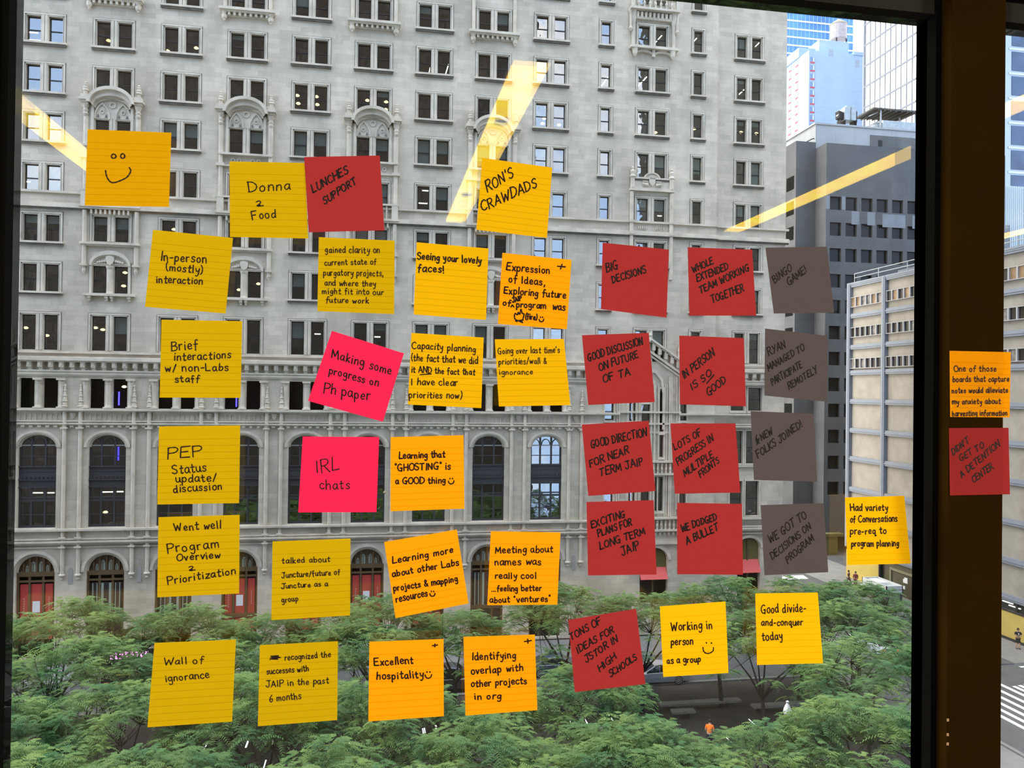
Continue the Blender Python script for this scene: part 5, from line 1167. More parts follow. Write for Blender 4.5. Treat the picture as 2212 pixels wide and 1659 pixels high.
def person(label, loc, rz, top, legs, pose='stand', shorts=False, sleeves=0.5, lean=0.0):
    rt = tag(empty('person', loc, rz), label, 'person')
    R_ = lambda p: Vector((p[0], p[1] - lean * max(0, p[2] - 0.9), 0.9 + max(0, p[2] - 0.9) * math.cos(lean) if p[2] > 0.9 else p[2]))
    st = 0.10 if pose == 'stand' else 0.22
    J = {'pel': ((0, 0, 0.92), (.15, .11)), 'spine': ((0, 0, 1.15), (.14, .10)), 'chest': ((0, 0, 1.36), (.17, .11)), 'neck': ((0, -0.01, 1.50), (.055, .055)), 'head': ((0, -0.03, 1.60), (.085, .10)), 'crown': ((0, -0.02, 1.70), (.07, .085))}
    Lk = [('pel', 'spine'), ('spine', 'chest'), ('chest', 'neck'), ('neck', 'head'), ('head', 'crown')]
    for s, n in ((-1, 'l'), (1, 'r')):
        J['sh' + n] = ((s * .19, 0, 1.40), (.06, .06)); J['hip' + n] = ((s * .09, 0, 0.86), (.09, .09))
        f = -s * st if pose == 'walk' else 0
        J['kn' + n] = ((s * .10, f * 0.8 - 0.03, 0.48), (.06, .065)); J['an' + n] = ((s * .10, f * 1.2 + (0.04 if pose == 'walk' else 0), 0.09), (.042, .045)); J['toe' + n] = ((s * .11, f * 1.2 - 0.17, 0.045), (.04, .03))
        if pose == 'fold': el, ha = (s * .27, -0.06, 1.15), (s * .08 - 0.03, -0.22, 1.16)
        elif pose == 'walk': el, ha = (s * .24, -f * 0.4 + 0.03, 1.14), (s * .25, -f * 0.9 - 0.08, 0.92)
        else: el, ha = (s * .25, 0.0, 1.13), (s * .22, -0.16, 0.95)
        J['el' + n] = (el, (.045, .045)); J['ha' + n] = (ha, (.032, .036))
        Lk += [('chest', 'sh' + n), ('sh' + n, 'el' + n), ('el' + n, 'ha' + n), ('pel', 'hip' + n), ('hip' + n, 'kn' + n), ('kn' + n, 'an' + n), ('an' + n, 'toe' + n)]
    J = {k: (R_(p), r) for k, (p, r) in J.items()}
    skin('body', J, Lk, M_SKIN, rt)
    g_ = 1.16
    T_ = {'waist': (J['pel'][0].lerp(J['spine'][0], 0.1), (.165, .125)), 'spine': (J['spine'][0], (.155, .118)), 'chest': (J['chest'][0], (.185, .13)), 'col': (J['chest'][0].lerp(J['neck'][0], 0.75), (.075, .075))}
    tl = [('waist', 'spine'), ('spine', 'chest'), ('chest', 'col')]
    for n in 'lr':
        T_['sh' + n] = (J['sh' + n][0], (.075, .075)); T_['cu' + n] = (J['sh' + n][0].lerp(J['el' + n][0], 0.75), (.065, .065)); tl += [('chest', 'sh' + n), ('sh' + n, 'cu' + n)]
        if sleeves > 0.6: T_['el' + n] = (J['el' + n][0], (.06, .06)); T_['wr' + n] = (J['el' + n][0].lerp(J['ha' + n][0], 0.85), (.048, .048)); tl += [('cu' + n, 'el' + n), ('el' + n, 'wr' + n)]
    skin('shirt', T_, tl, top, rt)
    L_ = {'pel': (J['pel'][0], (.165, .125))}; ll = []
    for n in 'lr':
        L_['hip' + n] = (J['hip' + n][0], (.105, .105)); L_['kn' + n] = (J['kn' + n][0], (.082, .085)); ll += [('pel', 'hip' + n), ('hip' + n, 'kn' + n)]
        if not shorts: L_['an' + n] = (J['an' + n][0], (.065, .065)); ll += [('kn' + n, 'an' + n)]
    skin('shorts' if shorts else 'trousers', L_, ll, legs, rt)
    c = J['crown'][0]; q = MB(); q.lathe(0, 0, [(0.09, -0.1), (0.105, -0.02), (0.1, 0.05), (0.06, 0.1), (0.01, 0.115)], 10); o = child(q.build('hair', M_HAIR), rt); o.location = c + Vector((0, 0.025, -0.01))
    q = MB(); hd = J['head'][0]
    for s in (-1, 1): q.box(s * 0.032 - 0.012, s * 0.032 + 0.012, hd.y - 0.098, hd.y - 0.085, hd.z + 0.025, hd.z + 0.038)
    q.box(-0.022, 0.022, hd.y - 0.096, hd.y - 0.085, hd.z - 0.045, hd.z - 0.037); child(q.build('face', M_HAIR), rt)
    q = MB()
    for n in 'lr':
        a, b = J['an' + n][0], J['toe' + n][0]; q.loft([[(a.x - .05, a.y + .08, 0), (a.x + .05, a.y + .08, 0), (a.x + .05, a.y + .07, .11), (a.x - .05, a.y + .07, .11)], [(b.x - .05, b.y - .06, 0), (b.x + .05, b.y - .06, 0), (b.x + .04, b.y - .05, .06), (b.x - .04, b.y - .05, .06)]])
    child(q.build('shoes', M_BLK), rt)
    for n, sg in (('l', -1), ('r', 1)):     # hands: palm and five fingers
        q = MB(); h = J['ha' + n][0]; e = J['el' + n][0]; d = (h - e).normalized(); sd2 = d.cross(Vector((0, -1, 0.2))).normalized()
        q.tube([h, h + d * 0.09], [0.034, 0.038], 6)
        for k in range(4): b_ = h + d * 0.085 + sd2 * ((k - 1.5) * 0.02); q.tube([b_, b_ + d * (0.04 + 0.006 * (1.5 - abs(k - 1.5))), b_ + d * 0.065 + Vector((0, -0.02, -0.01))], [0.0095, 0.009, 0.007], 5)
        q.tube([h + d * 0.03 + sd2 * 0.03, h + d * 0.065 + sd2 * 0.06], [0.011, 0.009], 5); child(q.build('hand', M_SKIN), rt)
    return rt
p = at_z(1532, 1618, 0); WK = person('person in an orange safety vest and dark trousers under the trees', p, 2.6, M_ORG, M_NAVY, 'stand', sleeves=0.4, lean=0.35)
p = at_z(2199, 1401, 0); PT = person('person in a black t-shirt and shorts standing by the yellow hoarding', p, -0.5, M_BLK, M_BLK, 'fold', shorts=True)
q = MB(); q.prism_y([(-0.05, 1.36), (-0.02, 1.24), (0.03, 1.22), (0.06, 1.32), (0.02, 1.38)], -0.150, -0.140); child(q.build('shirt_print', M_PAPER), PT)
p = at_z(1833, 1265, 0); person('person in a brown coat walking near the white kiosk', p, 0.6, M_BRN, M_BRN, 'walk', sleeves=1)
p = at_z(1848, 1268, 0); person('person in a maroon jacket beside the person in brown, left of the kiosk', p, -0.8, M_MAR, M_MAR, 'stand', sleeves=1)
# ------------------------------------------------------------------ sticky notes with handwriting
# single-stroke letters on a 10-high grid: width, strokes ('!' keeps corners sharp)
GL = {
'A': (7, "!0,0 3.6,10 7,0;!1.3,3.4 5.9,3.4"), 'B': (6.4, "!0.4,0 0.4,10;0.2,9.8 4.2,9.6 5.4,7.8 3.6,5.7 0.6,5.3;0.6,5.3 4.6,5 6.3,2.7 4.3,0.4 0.2,0.1"),
'C': (6.6, "6.6,8.4 4.4,9.9 1.4,8.2 0.1,4.8 1.4,1.2 4.2,0 6.6,1.3"), 'D': (7, "!0.6,0 0.6,10;0,9.7 4.2,9.2 6.9,6 6,2.2 3,0.3 0,0.1"),
'E': (5.8, "!5.8,10 0.4,9.8 0.2,0.2 5.8,0;!0.3,5.2 4.6,5.3"), 'F': (5.8, "!6,10 0.4,9.8 0.2,-0.2;!0.3,5.2 4.6,5.3"),
'G': (7, "6.2,9 4,10 1.2,8 0.1,4.4 1.5,0.8 4.4,0.2 6.2,2.2;6.9,4.2 4,4 6.2,4.1 5.6,-0.6"), 'H': (6.6, "!0.3,10 0.2,0;!6.4,10 6.4,0;!0.2,5 6.4,5.3"),
'I': (1.6, "!0.8,10 0.8,0"), 'J': (6, "!1,9.8 7,10;4.6,9.9 4.6,2 3.2,-0.4 1,0.2 0,2"), 'K': (6.2, "!0.3,10 0.3,0;!6,10 0.6,4.6 6.2,0"), 'L': (5.4, "!0.4,10 0.2,0.1 5.4,0.3"),
'M': (8, "!0,0 0.6,9.6 3.8,2.6 7,9.8 8,0"), 'N': (6.8, "!0.2,0 0.4,9.8 6.2,0.2 6.6,10"), 'O': (7.2, "4,9.9 1.2,8.4 0.1,4.8 1.4,1 4,0.1 6.6,1.9 7.1,5.8 5.6,9 3.4,9.9"),
'P': (6, "!0.4,-0.4 0.4,9.8;0.2,9.7 4.4,9.7 6,7.6 4.4,5.2 0.6,4.7"), 'Q': (7.2, "4,9.9 1.2,8.4 0.1,4.8 1.4,1 4,0.1 6.6,1.9 7.1,5.8 5.6,9 3.4,9.9;!4.4,3 7.6,-1"), 'R': (6.4, "!0.4,-0.2 0.4,9.8;0.2,9.7 4.4,9.8 5.8,7.6 4.2,5.4 0.6,4.9;!2.4,5 6.4,-0.2"),
'S': (5.8, "5.6,8.8 3.6,10 1,8.8 0.8,6.6 3.2,5.2 5.4,3.6 4.9,1 2.4,0 0.1,1.4"), 'T': (7, "!0,9.7 7,10;!3.6,9.8 3.2,0"), 'U': (6.4, "0.2,10 0.2,3 1.6,0.4 4.2,0.2 6,2.6 6.3,10"), 'V': (6.6, "!0,10 3.2,0 6.6,10"),
'W': (9, "!0,10 2,0 4.5,7 6.6,0 9,10"), 'X': (6.4, "!0.2,10 6.2,0;!6.2,10 0.2,0"), 'Y': (6.4, "!0.2,10 3.2,5.2;!6.4,10 2,-0.4"), 'Z': (6.4, "!0.2,9.8 6.2,9.8 0.2,0.2 6.4,0.2"),
'a': (4.8, "4.4,5.2 2.6,6 0.8,4.6 0.3,2.2 1.5,0.2 3.2,1 4.3,3.4;!4.5,5.8 4.3,1.4 5.2,0"), 'b': (4.8, "!0.5,10 0.4,0.2;0.4,1 2.4,0 4.5,1.8 4.4,4.4 2.8,5.7 0.6,4"), 'c': (4.2, "4.2,4.9 2.6,6 0.8,4.8 0.2,2.4 1.4,0.3 3.2,0.1 4.4,1.2"),
'd': (5, "4.2,5 2.4,5.8 0.7,4.4 0.3,1.9 1.6,0.1 3.4,0.9 4.4,3;!4.6,10 4.4,1 5,0"), 'e': (4.4, "0.4,2.9 3.9,3.5 3.6,5.3 2.2,6 0.7,4.6 0.3,2.2 1.7,0.2 4.3,1"), 'f': (3.8, "4.2,9.2 2.8,10 1.9,8.4 1.8,4 1.5,-1;!0.2,5.2 3.9,5.5"),
'g': (4.8, "4.2,5.2 2.4,6 0.7,4.6 0.4,2.6 1.7,1 3.4,1.9 4.3,4;4.5,5.8 4.5,0 3.8,-3.2 1.8,-3.8 0.6,-2.6"), 'h': (4.8, "!0.4,10 0.3,0;0.4,3.6 2.4,5.8 4,4.8 4.3,0"), 'i': (1.4, "!0.7,5.8 0.8,0.1;!0.7,8.2 0.9,8.6"), 'j': (2.6, "2,5.8 2,-2 1.2,-3.8 -0.6,-3;!2,8.2 2.2,8.6"),
'k': (4.4, "!0.4,10 0.3,0;!4,5.8 0.6,2.8 4.3,0"), 'l': (1.4, "!0.7,10 0.8,0"), 'm': (7.2, "!0.3,5.8 0.4,0;0.4,3.8 2,5.8 3.5,4.8 3.7,0.2;3.7,3.8 5.4,5.8 6.8,4.8 7,0"), 'n': (4.6, "!0.3,5.8 0.4,0;0.4,3.8 2.2,5.8 4,4.8 4.3,0"), 'o': (4.6, "2.6,5.9 0.8,4.8 0.3,2.4 1.6,0.2 3.6,0.6 4.4,3 3.6,5.4 2.2,5.9"),
'p': (4.8, "!0.5,5.8 0.3,-4;0.5,4.2 2.6,5.9 4.4,4.4 4.2,1.6 2.6,0.2 0.6,1.4"), 'q': (4.8, "4.2,5.2 2.4,6 0.7,4.4 0.4,2 1.8,0.2 3.4,1.2 4.3,4;!4.5,5.8 4.4,-3.6 6,-2.4"), 'r': (3.6, "!0.4,5.8 0.4,0;0.4,3.2 1.8,5.5 3.6,5.6"), 's': (4, "3.9,5 2.4,6 0.7,5.1 1.2,3.6 3.2,2.6 3.7,1 2,0 0.2,0.8"),
't': (3.8, "1.9,9 1.8,1.2 2.8,0 4,0.8;!0.1,5.8 3.9,6.1"), 'u': (4.6, "0.3,5.8 0.4,1.6 1.8,0.1 3.6,1.2 4.3,5.8;!4.3,5.8 4.4,0.8 5.2,0"), 'v': (4.2, "!0.2,5.8 2.2,0 4.3,5.8"), 'w': (6.4, "!0.2,5.8 1.6,0.1 3.3,4.6 4.8,0.1 6.4,5.8"), 'x': (4.4, "!0.2,5.8 4.3,0;!4.2,5.8 0.2,0"), 'y': (4.6, "0.3,5.8 1.2,2.4 3.2,2.2 4.4,5.8;4.4,5.8 3.6,-1.6 2,-4 0.6,-3.4"), 'z': (4.4, "!0.3,5.7 4.2,5.7 0.2,0.2 4.5,0.2"),
'0': (5, "2.6,10 0.4,7 0.6,2 2.6,0 4.8,3 4.4,8 2.6,10"), '6': (5, "4,10 1,6 0.4,2 2.4,0 4.6,1.8 3.8,4.6 0.8,3.4"), '2': (5, "0.6,8 2.6,10 4.4,8 2.8,4 0.4,0.4 2.2,1.2 5,0.4"), '%': (5.4, "0.4,8.4 2.6,10 4.4,8.2 3,4.6 0.4,1.2 1.8,0 3.2,2.2 1.2,1.6 3.4,0.4 6,1"), '&': (5.6, "5.6,-0.2 3.4,3.4 1,7.4 2.2,9.8 3.8,8.4 2.6,5.8 0.4,3 1.2,0.4 3.2,0.4 5.4,3.6"),
"'": (1.2, "!0.8,10.4 0.4,8"), '"': (2.2, "!0.4,10.2 0.5,8.2;!1.8,10.2 1.7,8.2"), ',': (1.4, "!1,1 0.4,-1.6"), '.': (1, "!0.4,0 0.7,0.4"), '!': (1.6, "!0.9,10 0.7,3;!0.6,0 0.9,0.5"), '-': (3.6, "!0.3,3.6 3.4,3.9"), '/': (3.6, "!0,-0.8 3.8,10"), '+': (6, "!0,5 6,5.3;!3,8.4 2.8,1.6"), '(': (2, "2,11 0.4,7.4 0.4,2.4 2,-1"), ')': (2, "0.2,11 1.8,7.4 1.7,2.4 0.1,-1"), ':': (1.2, "!0.4,0.4 0.7,0.8;!0.4,4.6 0.7,5"),
}
def smooth(pts, n=5):
    if len(pts) < 3: return pts
    o = []; P = [pts[0]] + pts + [pts[-1]]
    for i in range(1, len(P) - 2):
        p0, p1, p2, p3 = P[i - 1:i + 3]
        for k in range(n):
            t = k / n
            o.append(tuple(0.5 * (2 * b + (c - a) * t + (2 * a - 5 * b + 4 * c - d) * t * t + (3 * b - a - 3 * c + d) * t ** 3) for a, b, c, d in zip(p0, p1, p2, p3)))
    return o + [pts[-1]]
GS = {}
for ch, (w, s) in GL.items():
    st = []
    for a in s.split(';'):
        sharp = a[0] == '!'; pts = [tuple(float(v) for v in p.split(',')) for p in a.lstrip('!').split()]
        st.append(pts if sharp else smooth(pts))
    GS[ch] = (w, st)
rn = random.Random(12)
def write(x0, y0, x1, y1, cap, text):
    """strokes in photograph pixels: baseline from (x0,y0) to (x1,y1), capitals cap high"""
    adv = []; x = 0
    for ch in text:
        if ch == ' ': x += 4.6; continue
        w, st = GS[ch]; adv.append((ch, x)); x += w + 2.1
    tot = max(x - 2.1, 1e-6); d = Vector((x1 - x0, y1 - y0)); k = d.length / tot; d.normalize(); up = Vector((d.y, -d.x))
    up = (up + Vector((0, -1)) * 0.8).normalized() if abs(d.y) > 0.15 else up
    kk = cap / 10; out = []
    for ch, cx in adv:
        jx, jy, js, jr = rn.uniform(-.25, .25), rn.uniform(-.5, .5), rn.uniform(0.92, 1.08), rn.uniform(-.09, .09)
        for st in GS[ch][1]:
            out.append([Vector((x0, y0)) + d * ((cx + jx + (px + py * jr) * js) * k) + up * ((py * js + jy) * kk) for px, py in st])
    return out
def homography(src, dst):
    A = []
    for (x, y), (u, v) in zip(src, dst):
        A.append([x, y, 1, 0, 0, 0, -u * x, -u * y, -u]); A.append([0, 0, 0, x, y, 1, -v * x, -v * y, -v])
    return np.linalg.svd(np.array(A))[2][-1].reshape(3, 3)
INK = mat('dark brown marker ink', (0.018, 0.005, 0.004), 0.7); INKB = mat('black marker ink', (0.008, 0.007, 0.008), 0.7)
PAP = {
 'dull': m_thin('dull yellow lined paper', (0.55, 0.36, 0.004), 0.5, lines=0.45, glow=0.25), 'gold': m_thin('golden lined paper', (0.76, 0.425, 0.004), 0.5, lines=0.45, glow=0.25), 'amber': m_thin('bright amber lined paper', (0.93, 0.5, 0.004), 0.5, lines=0.4, glow=0.25),
 'orange': m_thin('orange lined paper', (0.95, 0.35, 0.004), 0.5, lines=0.5, glow=0.25), 'honey': m_thin('honey orange lined paper', (0.62, 0.32, 0.003), 0.5, lines=0.4, glow=0.25), 'pink': m_thin('hot pink lined paper', (0.95, 0.022, 0.1), 0.5, lines=0.45, glow=0.25),
 'red': m_thin('brick red paper', (0.35, 0.031, 0.034), 0.5, lines=0.12, glow=0.25), 'grey': m_thin('mauve grey paper', (0.093, 0.075, 0.083), 0.5, lines=0.06, glow=0.25)}
PAPN = {'dull': 'dull yellow', 'gold': 'golden yellow', 'amber': 'bright amber', 'orange': 'orange', 'honey': 'golden orange', 'pink': 'hot pink', 'red': 'brick red', 'grey': 'mauve grey'}
def nib(strokes_px, width, surf, q):
    """ink ribbons laid on the paper; surf turns a photograph pixel into a point on the sheet"""
    parts = []
    for st in strokes_px:                    # a sharp turn starts a new ribbon
        cur = [st[0]]
        for i in range(1, len(st)):
            cur.append(st[i])
            if i + 1 < len(st) and (st[i] - st[i - 1]).length > 1e-6 and (st[i + 1] - st[i]).length > 1e-6 and (st[i] - st[i - 1]).angle(st[i + 1] - st[i]) > 0.7: parts.append(cur); cur = [st[i]]
        parts.append(cur)
    for st in parts:
        P = [surf(p) for p in st]
        if len(P) < 2: P = [P[0], P[0] + Vector((width * .5, 0, 0))]
        L, R_ = [], []
        for i, p in enumerate(P):
            a = P[max(i - 1, 0)]; b = P[min(i + 1, len(P) - 1)]; d = (b - a)
            d = d.normalized() if d.length > 1e-9 else Vector((1, 0, 0))
            s = Vector((d.z, 0, -d.x)); s = s.normalized() if s.length > 1e-6 else Vector((1, 0, 0))
            w = width * 0.5 * (0.92 + 0.16 * math.sin(i * 1.7))
            L.append(p + s * w); R_.append(p - s * w)
        b0 = len(q.v); n = len(P); q.v += [tuple(p) for p in L] + [tuple(p) for p in R_]
        for i in range(n - 1): q.f.append((b0 + i, b0 + i + 1, b0 + n + i + 1, b0 + n + i)); q.m.append(0)
        for p in (P[0], P[-1]):
            q.face([p + Vector((math.cos(k * math.tau / 8), 0, math.sin(k * math.tau / 8))) * (width * 0.46) for k in range(8)])
def circ(x, y, r, ry=None, n=12): return [Vector((x + r * math.cos(k * math.tau / n), y + (ry or r) * math.sin(k * math.tau / n))) for k in range(n + 1)]
OX = {'A': 0, 'B': 400, 'C': 800, 'D': 1250, 'E': 1652}; OYY = {'1': 0, '2': 400, '3': 800, '4': 1239}
def px(tile, x, y): return (OX[tile[0]] + x / 3.95, OYY[tile[1]] + y / 3.95)
def note(label, paper, corners, lines, pen=0.0017, lift=0.004, ink=INK, extra=(), Y=GY, side=0.0):
    """corners TL TR BR BL as (tile, x, y); the sheet sticks along its top edge and lifts a little below"""
    C = [px(*c) for c in corners]
    H = homography(C, [(0, 1), (1, 1), (1, 0), (0, 0)])
    Lf = lambda u, v: 0.0006 + lift * (1 - v) ** 2 * (0.6 + side * (u - 0.5)) + 0.0004 * math.sin(6 * u + 3 * v) ** 2
    Hi = np.linalg.inv(H)
    def uvpt(u, v, off=0.0):
        w = Hi @ np.array([u, v, 1.0]); return at_y(w[0] / w[2], w[1] / w[2], Y - Lf(u, v) - off)
    def surf(p):
        w = H @ np.array([p[0], p[1], 1.0]); u, v = w[0] / w[2], w[1] / w[2]
        return at_y(p[0], p[1], Y - Lf(min(max(u, 0), 1), min(max(v, 0), 1)) - 0.0003)
    N = 10; cen = uvpt(0.5, 0.5)
    vs, fs, uv = [], [], []
    for off in (0.0, -0.00012):
        for j in range(N + 1):
            for i in range(N + 1): vs.append(uvpt(i / N, j / N, off) - cen); uv.append((i / N, j / N))
    g = lambda s, i, j: s * (N + 1) ** 2 + j * (N + 1) + i
    for j in range(N):
        for i in range(N): fs.append((g(0, i, j), g(0, i + 1, j), g(0, i + 1, j + 1), g(0, i, j + 1)))
    me = bpy.data.meshes.new('sticky_note'); me.from_pydata([tuple(v) for v in vs[:(N + 1) ** 2]], [], fs)
    ul = me.uv_layers.new(name='UVMap')
    for lp in me.loops: ul.data[lp.index].uv = uv[lp.vertex_index]
    me.materials.append(PAP[paper])
    o = bpy.data.objects.new('sticky_note', me); COL.objects.link(o); o.location = cen
    tag(o, label, 'sticky note', 'handwritten sticky notes on the window')
    q = MB(); strokes = []
    for t_, x0, y0, x1, y1, h, s in lines:
        a, b = px(t_, x0, y0), px(t_, x1, y1); strokes += write(a[0], a[1], b[0], b[1], h / 3.95, s)
    for e in extra:
        if e[0] == 'c': c = px(e[1], e[2], e[3]); strokes.append(circ(c[0], c[1], e[4] / 3.95, e[5] / 3.95))
        elif e[0] == 's': strokes.append(smooth([Vector(px(e[1], x, y)) for x, y in e[2]], 6) if len(e[2]) > 2 else [Vector(px(e[1], x, y)) for x, y in e[2]])
        elif e[0] == 'l': strokes.append([Vector(px(e[1], x, y)) for x, y in e[2]])
    strokes = [[Vector((p[0], p[1])) for p in s] for s in strokes]
    nib(strokes, pen, surf, q)
    if q.v:
        q.v = [tuple(Vector(v) - cen) for v in q.v]; w = q.build('handwriting', ink); w.parent = o
    return o
def smile(t, x, y, r):
    return [('l', t, [(x - r * .45, y - r * 1.0), (x - r * .4, y - r * .8)]), ('l', t, [(x + r * .45, y - r * 1.0), (x + r * .5, y - r * .8)]), ('s', t, [(x - r, y), (x - r * .7, y + r * .75), (x, y + r), (x + r * .7, y + r * .7), (x + r, y - r * .1)])]
def sm2(pts): return [Vector(p) for p in pts]
note('golden orange sticky note with a drawn smiley face at the upper left', 'honey', [('A1', 748, 1103), ('A1', 1462, 1132), ('A2', 1442, 185), ('A2', 723, 173)], [], 0.0019,
     extra=[('c', 'A1', 970, 1333, 20, 18), ('c', 'A1', 1047, 1332, 18, 20), ('s', 'A1', [(900, 1455), (912, 1510), (940, 1550), (975, 1558), (1030, 1540), (1085, 1510), (1115, 1460), (1103, 1430)])])
note('dull yellow sticky note ending in Food, left of the red Lunches note', 'dull', [('B1', 378, 1377), ('B1', 1022, 1390), ('B2', 1050, 455), ('B2', 382, 442)],
     [('B1', 540, 1640, 900, 1618, 85, 'Donna'), ('B2', 612, 180, 660, 178, 42, '%'), ('B2', 575, 298, 775, 272, 72, 'Food')])
note('brick red sticky note reading Lunches Support', 'red', [('B1', 1015, 1340), ('B1', 1660, 1327), ('B2', 1700, 385), ('B2', 1055, 402)], [('B1', 1092, 1645, 1395, 1475, 68, 'LUNCHES'), ('B1', 1190, 1745, 1465, 1565, 62, 'SUPPORT')], 0.0021, ink=INKB, Y=GY - 0.0012)
note('golden yellow sticky note ending in Crawdads in slanted capitals', 'gold', [('C1', 955, 1347), ('C1', 1552, 1430), ('C2', 1507, 450), ('C2', 905, 380)], [('C1', 1000, 1640, 1222, 1505, 88, "RON'S"), ('C1', 955, 1805, 1425, 1595, 85, 'CRAWDADS')], 0.0021)
note('tilted dull yellow sticky note reading In-person (mostly) interaction', 'dull', [('A2', 1305, 380), ('A2', 1988, 450), ('A2', 1925, 1095), ('A2', 1237, 1038)], [('A2', 1370, 645, 1760, 662, 75, 'In-person'), ('A2', 1418, 725, 1725, 755, 62, '(mostly)'), ('A2', 1335, 832, 1725, 845, 60, 'interaction')])
note('dull yellow sticky note about gained clarity on purgatory projects', 'dull', [('B2', 1140, 443), ('B2', 1787, 473), ('B2', 1783, 1100), ('B2', 1128, 1075)],
     [('B2', 1195, 575, 1660, 580, 55, 'gained clarity on'), ('B2', 1190, 685, 1630, 675, 48, 'current state of'), ('B2', 1180, 770, 1690, 775, 52, 'purgatory projects,'), ('B2', 1190, 855, 1625, 865, 48, 'and where they'), ('B2', 1170, 925, 1690, 937, 48, 'might fit into our'), ('B2', 1200, 1000, 1565, 1010, 48, 'future work')], 0.0014)
note('golden yellow sticky note reading Seeing your lovely faces!', 'gold', [('C2', 395, 487), ('C2', 1008, 540), ('C2', 987, 1150), ('C2', 370, 1103)], [('C2', 400, 630, 945, 668, 58, 'Seeing your lovely'), ('C2', 405, 738, 630, 748, 65, 'faces!')], 0.0021)
note('orange sticky note reading Expression of Ideas with a small fire doodle', 'orange', [('C2', 1127, 577), ('C2', 1717, 637), ('C2', 1677, 1230), ('C2', 1088, 1183)],
     [('C2', 1160, 725, 1530, 755, 62, 'Expression'), ('C2', 1590, 725, 1655, 732, 60, '+'), ('C2', 1180, 828, 1490, 855, 62, 'of Ideas,'), ('C2', 1140, 925, 1665, 965, 58, 'Exploring future'), ('C2', 1130, 1025, 1195, 1028, 48, 'of'), ('C2', 1245, 1042, 1495, 1052, 52, 'program'), ('C2', 1555, 1060, 1660, 1070, 60, 'was'), ('C2', 1215, 1000, 1292, 978, 36, 'JAIP'), ('C2', 1322, 1142, 1420, 1150, 46, '(fire)')], 0.0021,
     extra=[('l', 'C2', [(1200, 1040), (1212, 1022), (1225, 1040)]), ('s', 'C2', [(1250, 1165), (1230, 1130), (1235, 1095), (1255, 1105), (1262, 1085), (1275, 1100), (1285, 1060), (1297, 1095), (1312, 1100), (1300, 1145), (1285, 1165)]), ('l', 'C2', [(1240, 1160), (1305, 1150)]), ('l', 'C2', [(1245, 1150), (1300, 1172)])] + smile('C2', 1460, 1145, 20))
note('brick red sticky note reading Big Decisions', 'red', [('D2', 205, 490), ('D2', 770, 550), ('D2', 750, 1130), ('D2', 190, 1058)], [('D2', 238, 745, 335, 715, 72, 'BIG'), ('D2', 290, 838, 575, 748, 62, 'DECISIONS')], 0.0021, ink=INKB)
note('brick red sticky note reading Whole Extended Team Working Together', 'red', [('D2', 930, 530), ('D2', 1480, 550), ('D2', 1515, 1113), ('D2', 945, 1113)], [('D2', 978, 748, 1150, 668, 55, 'WHOLE'), ('D2', 1012, 825, 1280, 718, 58, 'EXTENDED'), ('D2', 1038, 925, 1455, 728, 58, 'TEAM WORKING'), ('D2', 1140, 1008, 1412, 902, 62, 'TOGETHER')], 0.0021, ink=INKB)
note('mauve grey sticky note reading Bingo Game!', 'grey', [('D2', 1593, 533), ('D2', 2118, 525), ('D2', 2180, 1088), ('D2', 1665, 1095)], [('D2', 1672, 838, 1822, 728, 62, 'BINGO'), ('D2', 1795, 862, 1948, 735, 60, 'GAME!')], 0.0019, 0.012, ink=INKB)
note('dull yellow sticky note reading Brief interactions with non-Labs staff', 'dull', [('A2', 1378, 1148), ('A2', 2067, 1160), ('A3', 2053, 235), ('A3', 1362, 232)], [('A2', 1460, 1412, 1685, 1398, 78, 'Brief'), ('A2', 1485, 1498, 1970, 1475, 66, 'interactions'), ('A2', 1410, 1588, 1950, 1583, 65, 'w/ non-Labs'), ('A3', 1495, 103, 1700, 100, 58, 'staff')])
note('steeply tilted hot pink sticky note reading Making some progress on Ph paper', 'pink', [('B2', 1252, 1243), ('B2', 1867, 1435), ('B3', 1687, 438), ('B3', 1048, 260)], [('B2', 1250, 1470, 1755, 1618, 75, 'Making some'), ('B2', 1225, 1605, 1645, 1718, 66, 'progress on'), ('B3', 1180, 190, 1575, 258, 82, 'Ph paper')], 0.0018, ink=INKB)
note('golden yellow sticky note about Capacity planning and clear priorities', 'gold', [('C2', 350, 1260), ('C2', 967, 1300), ('C3', 947, 322), ('C3', 320, 292)],
     [('C2', 355, 1393, 900, 1425, 58, 'Capacity planning'), ('C2', 350, 1497, 915, 1525, 58, '(the fact that we did'), ('C2', 350, 1597, 890, 1620, 52, 'it AND the fact that'), ('C3', 350, 125, 745, 130, 56, 'I have clear'), ('C3', 330, 235, 780, 240, 56, 'priorities now)')], 0.0016, extra=[('l', 'C2', [(425, 1617), (520, 1611)])])
note("golden yellow sticky note about going over last time's priorities", 'gold', [('C2', 1062, 1315), ('C2', 1652, 1312), ('C3', 1707, 297), ('C3', 1097, 308)], [('C2', 1090, 1440, 1615, 1430, 52, "Going over last time's"), ('C2', 1095, 1530, 1505, 1523, 52, 'priorities/wall &'), ('C2', 1100, 1617, 1385, 1613, 46, 'ignorance')], 0.0014)
note('brick red sticky note reading Good Discussion on Future of TA', 'red', [('D2', 28, 1280), ('D2', 598, 1260), ('D3', 650, 270), ('D3', 82, 295)], [('D2', 82, 1502, 550, 1358, 66, 'GOOD DISCUSSION'), ('D2', 178, 1585, 510, 1470, 62, 'ON FUTURE'), ('D3', 212, 103, 440, 40, 65, 'OF TA')], 0.0021, ink=INKB)
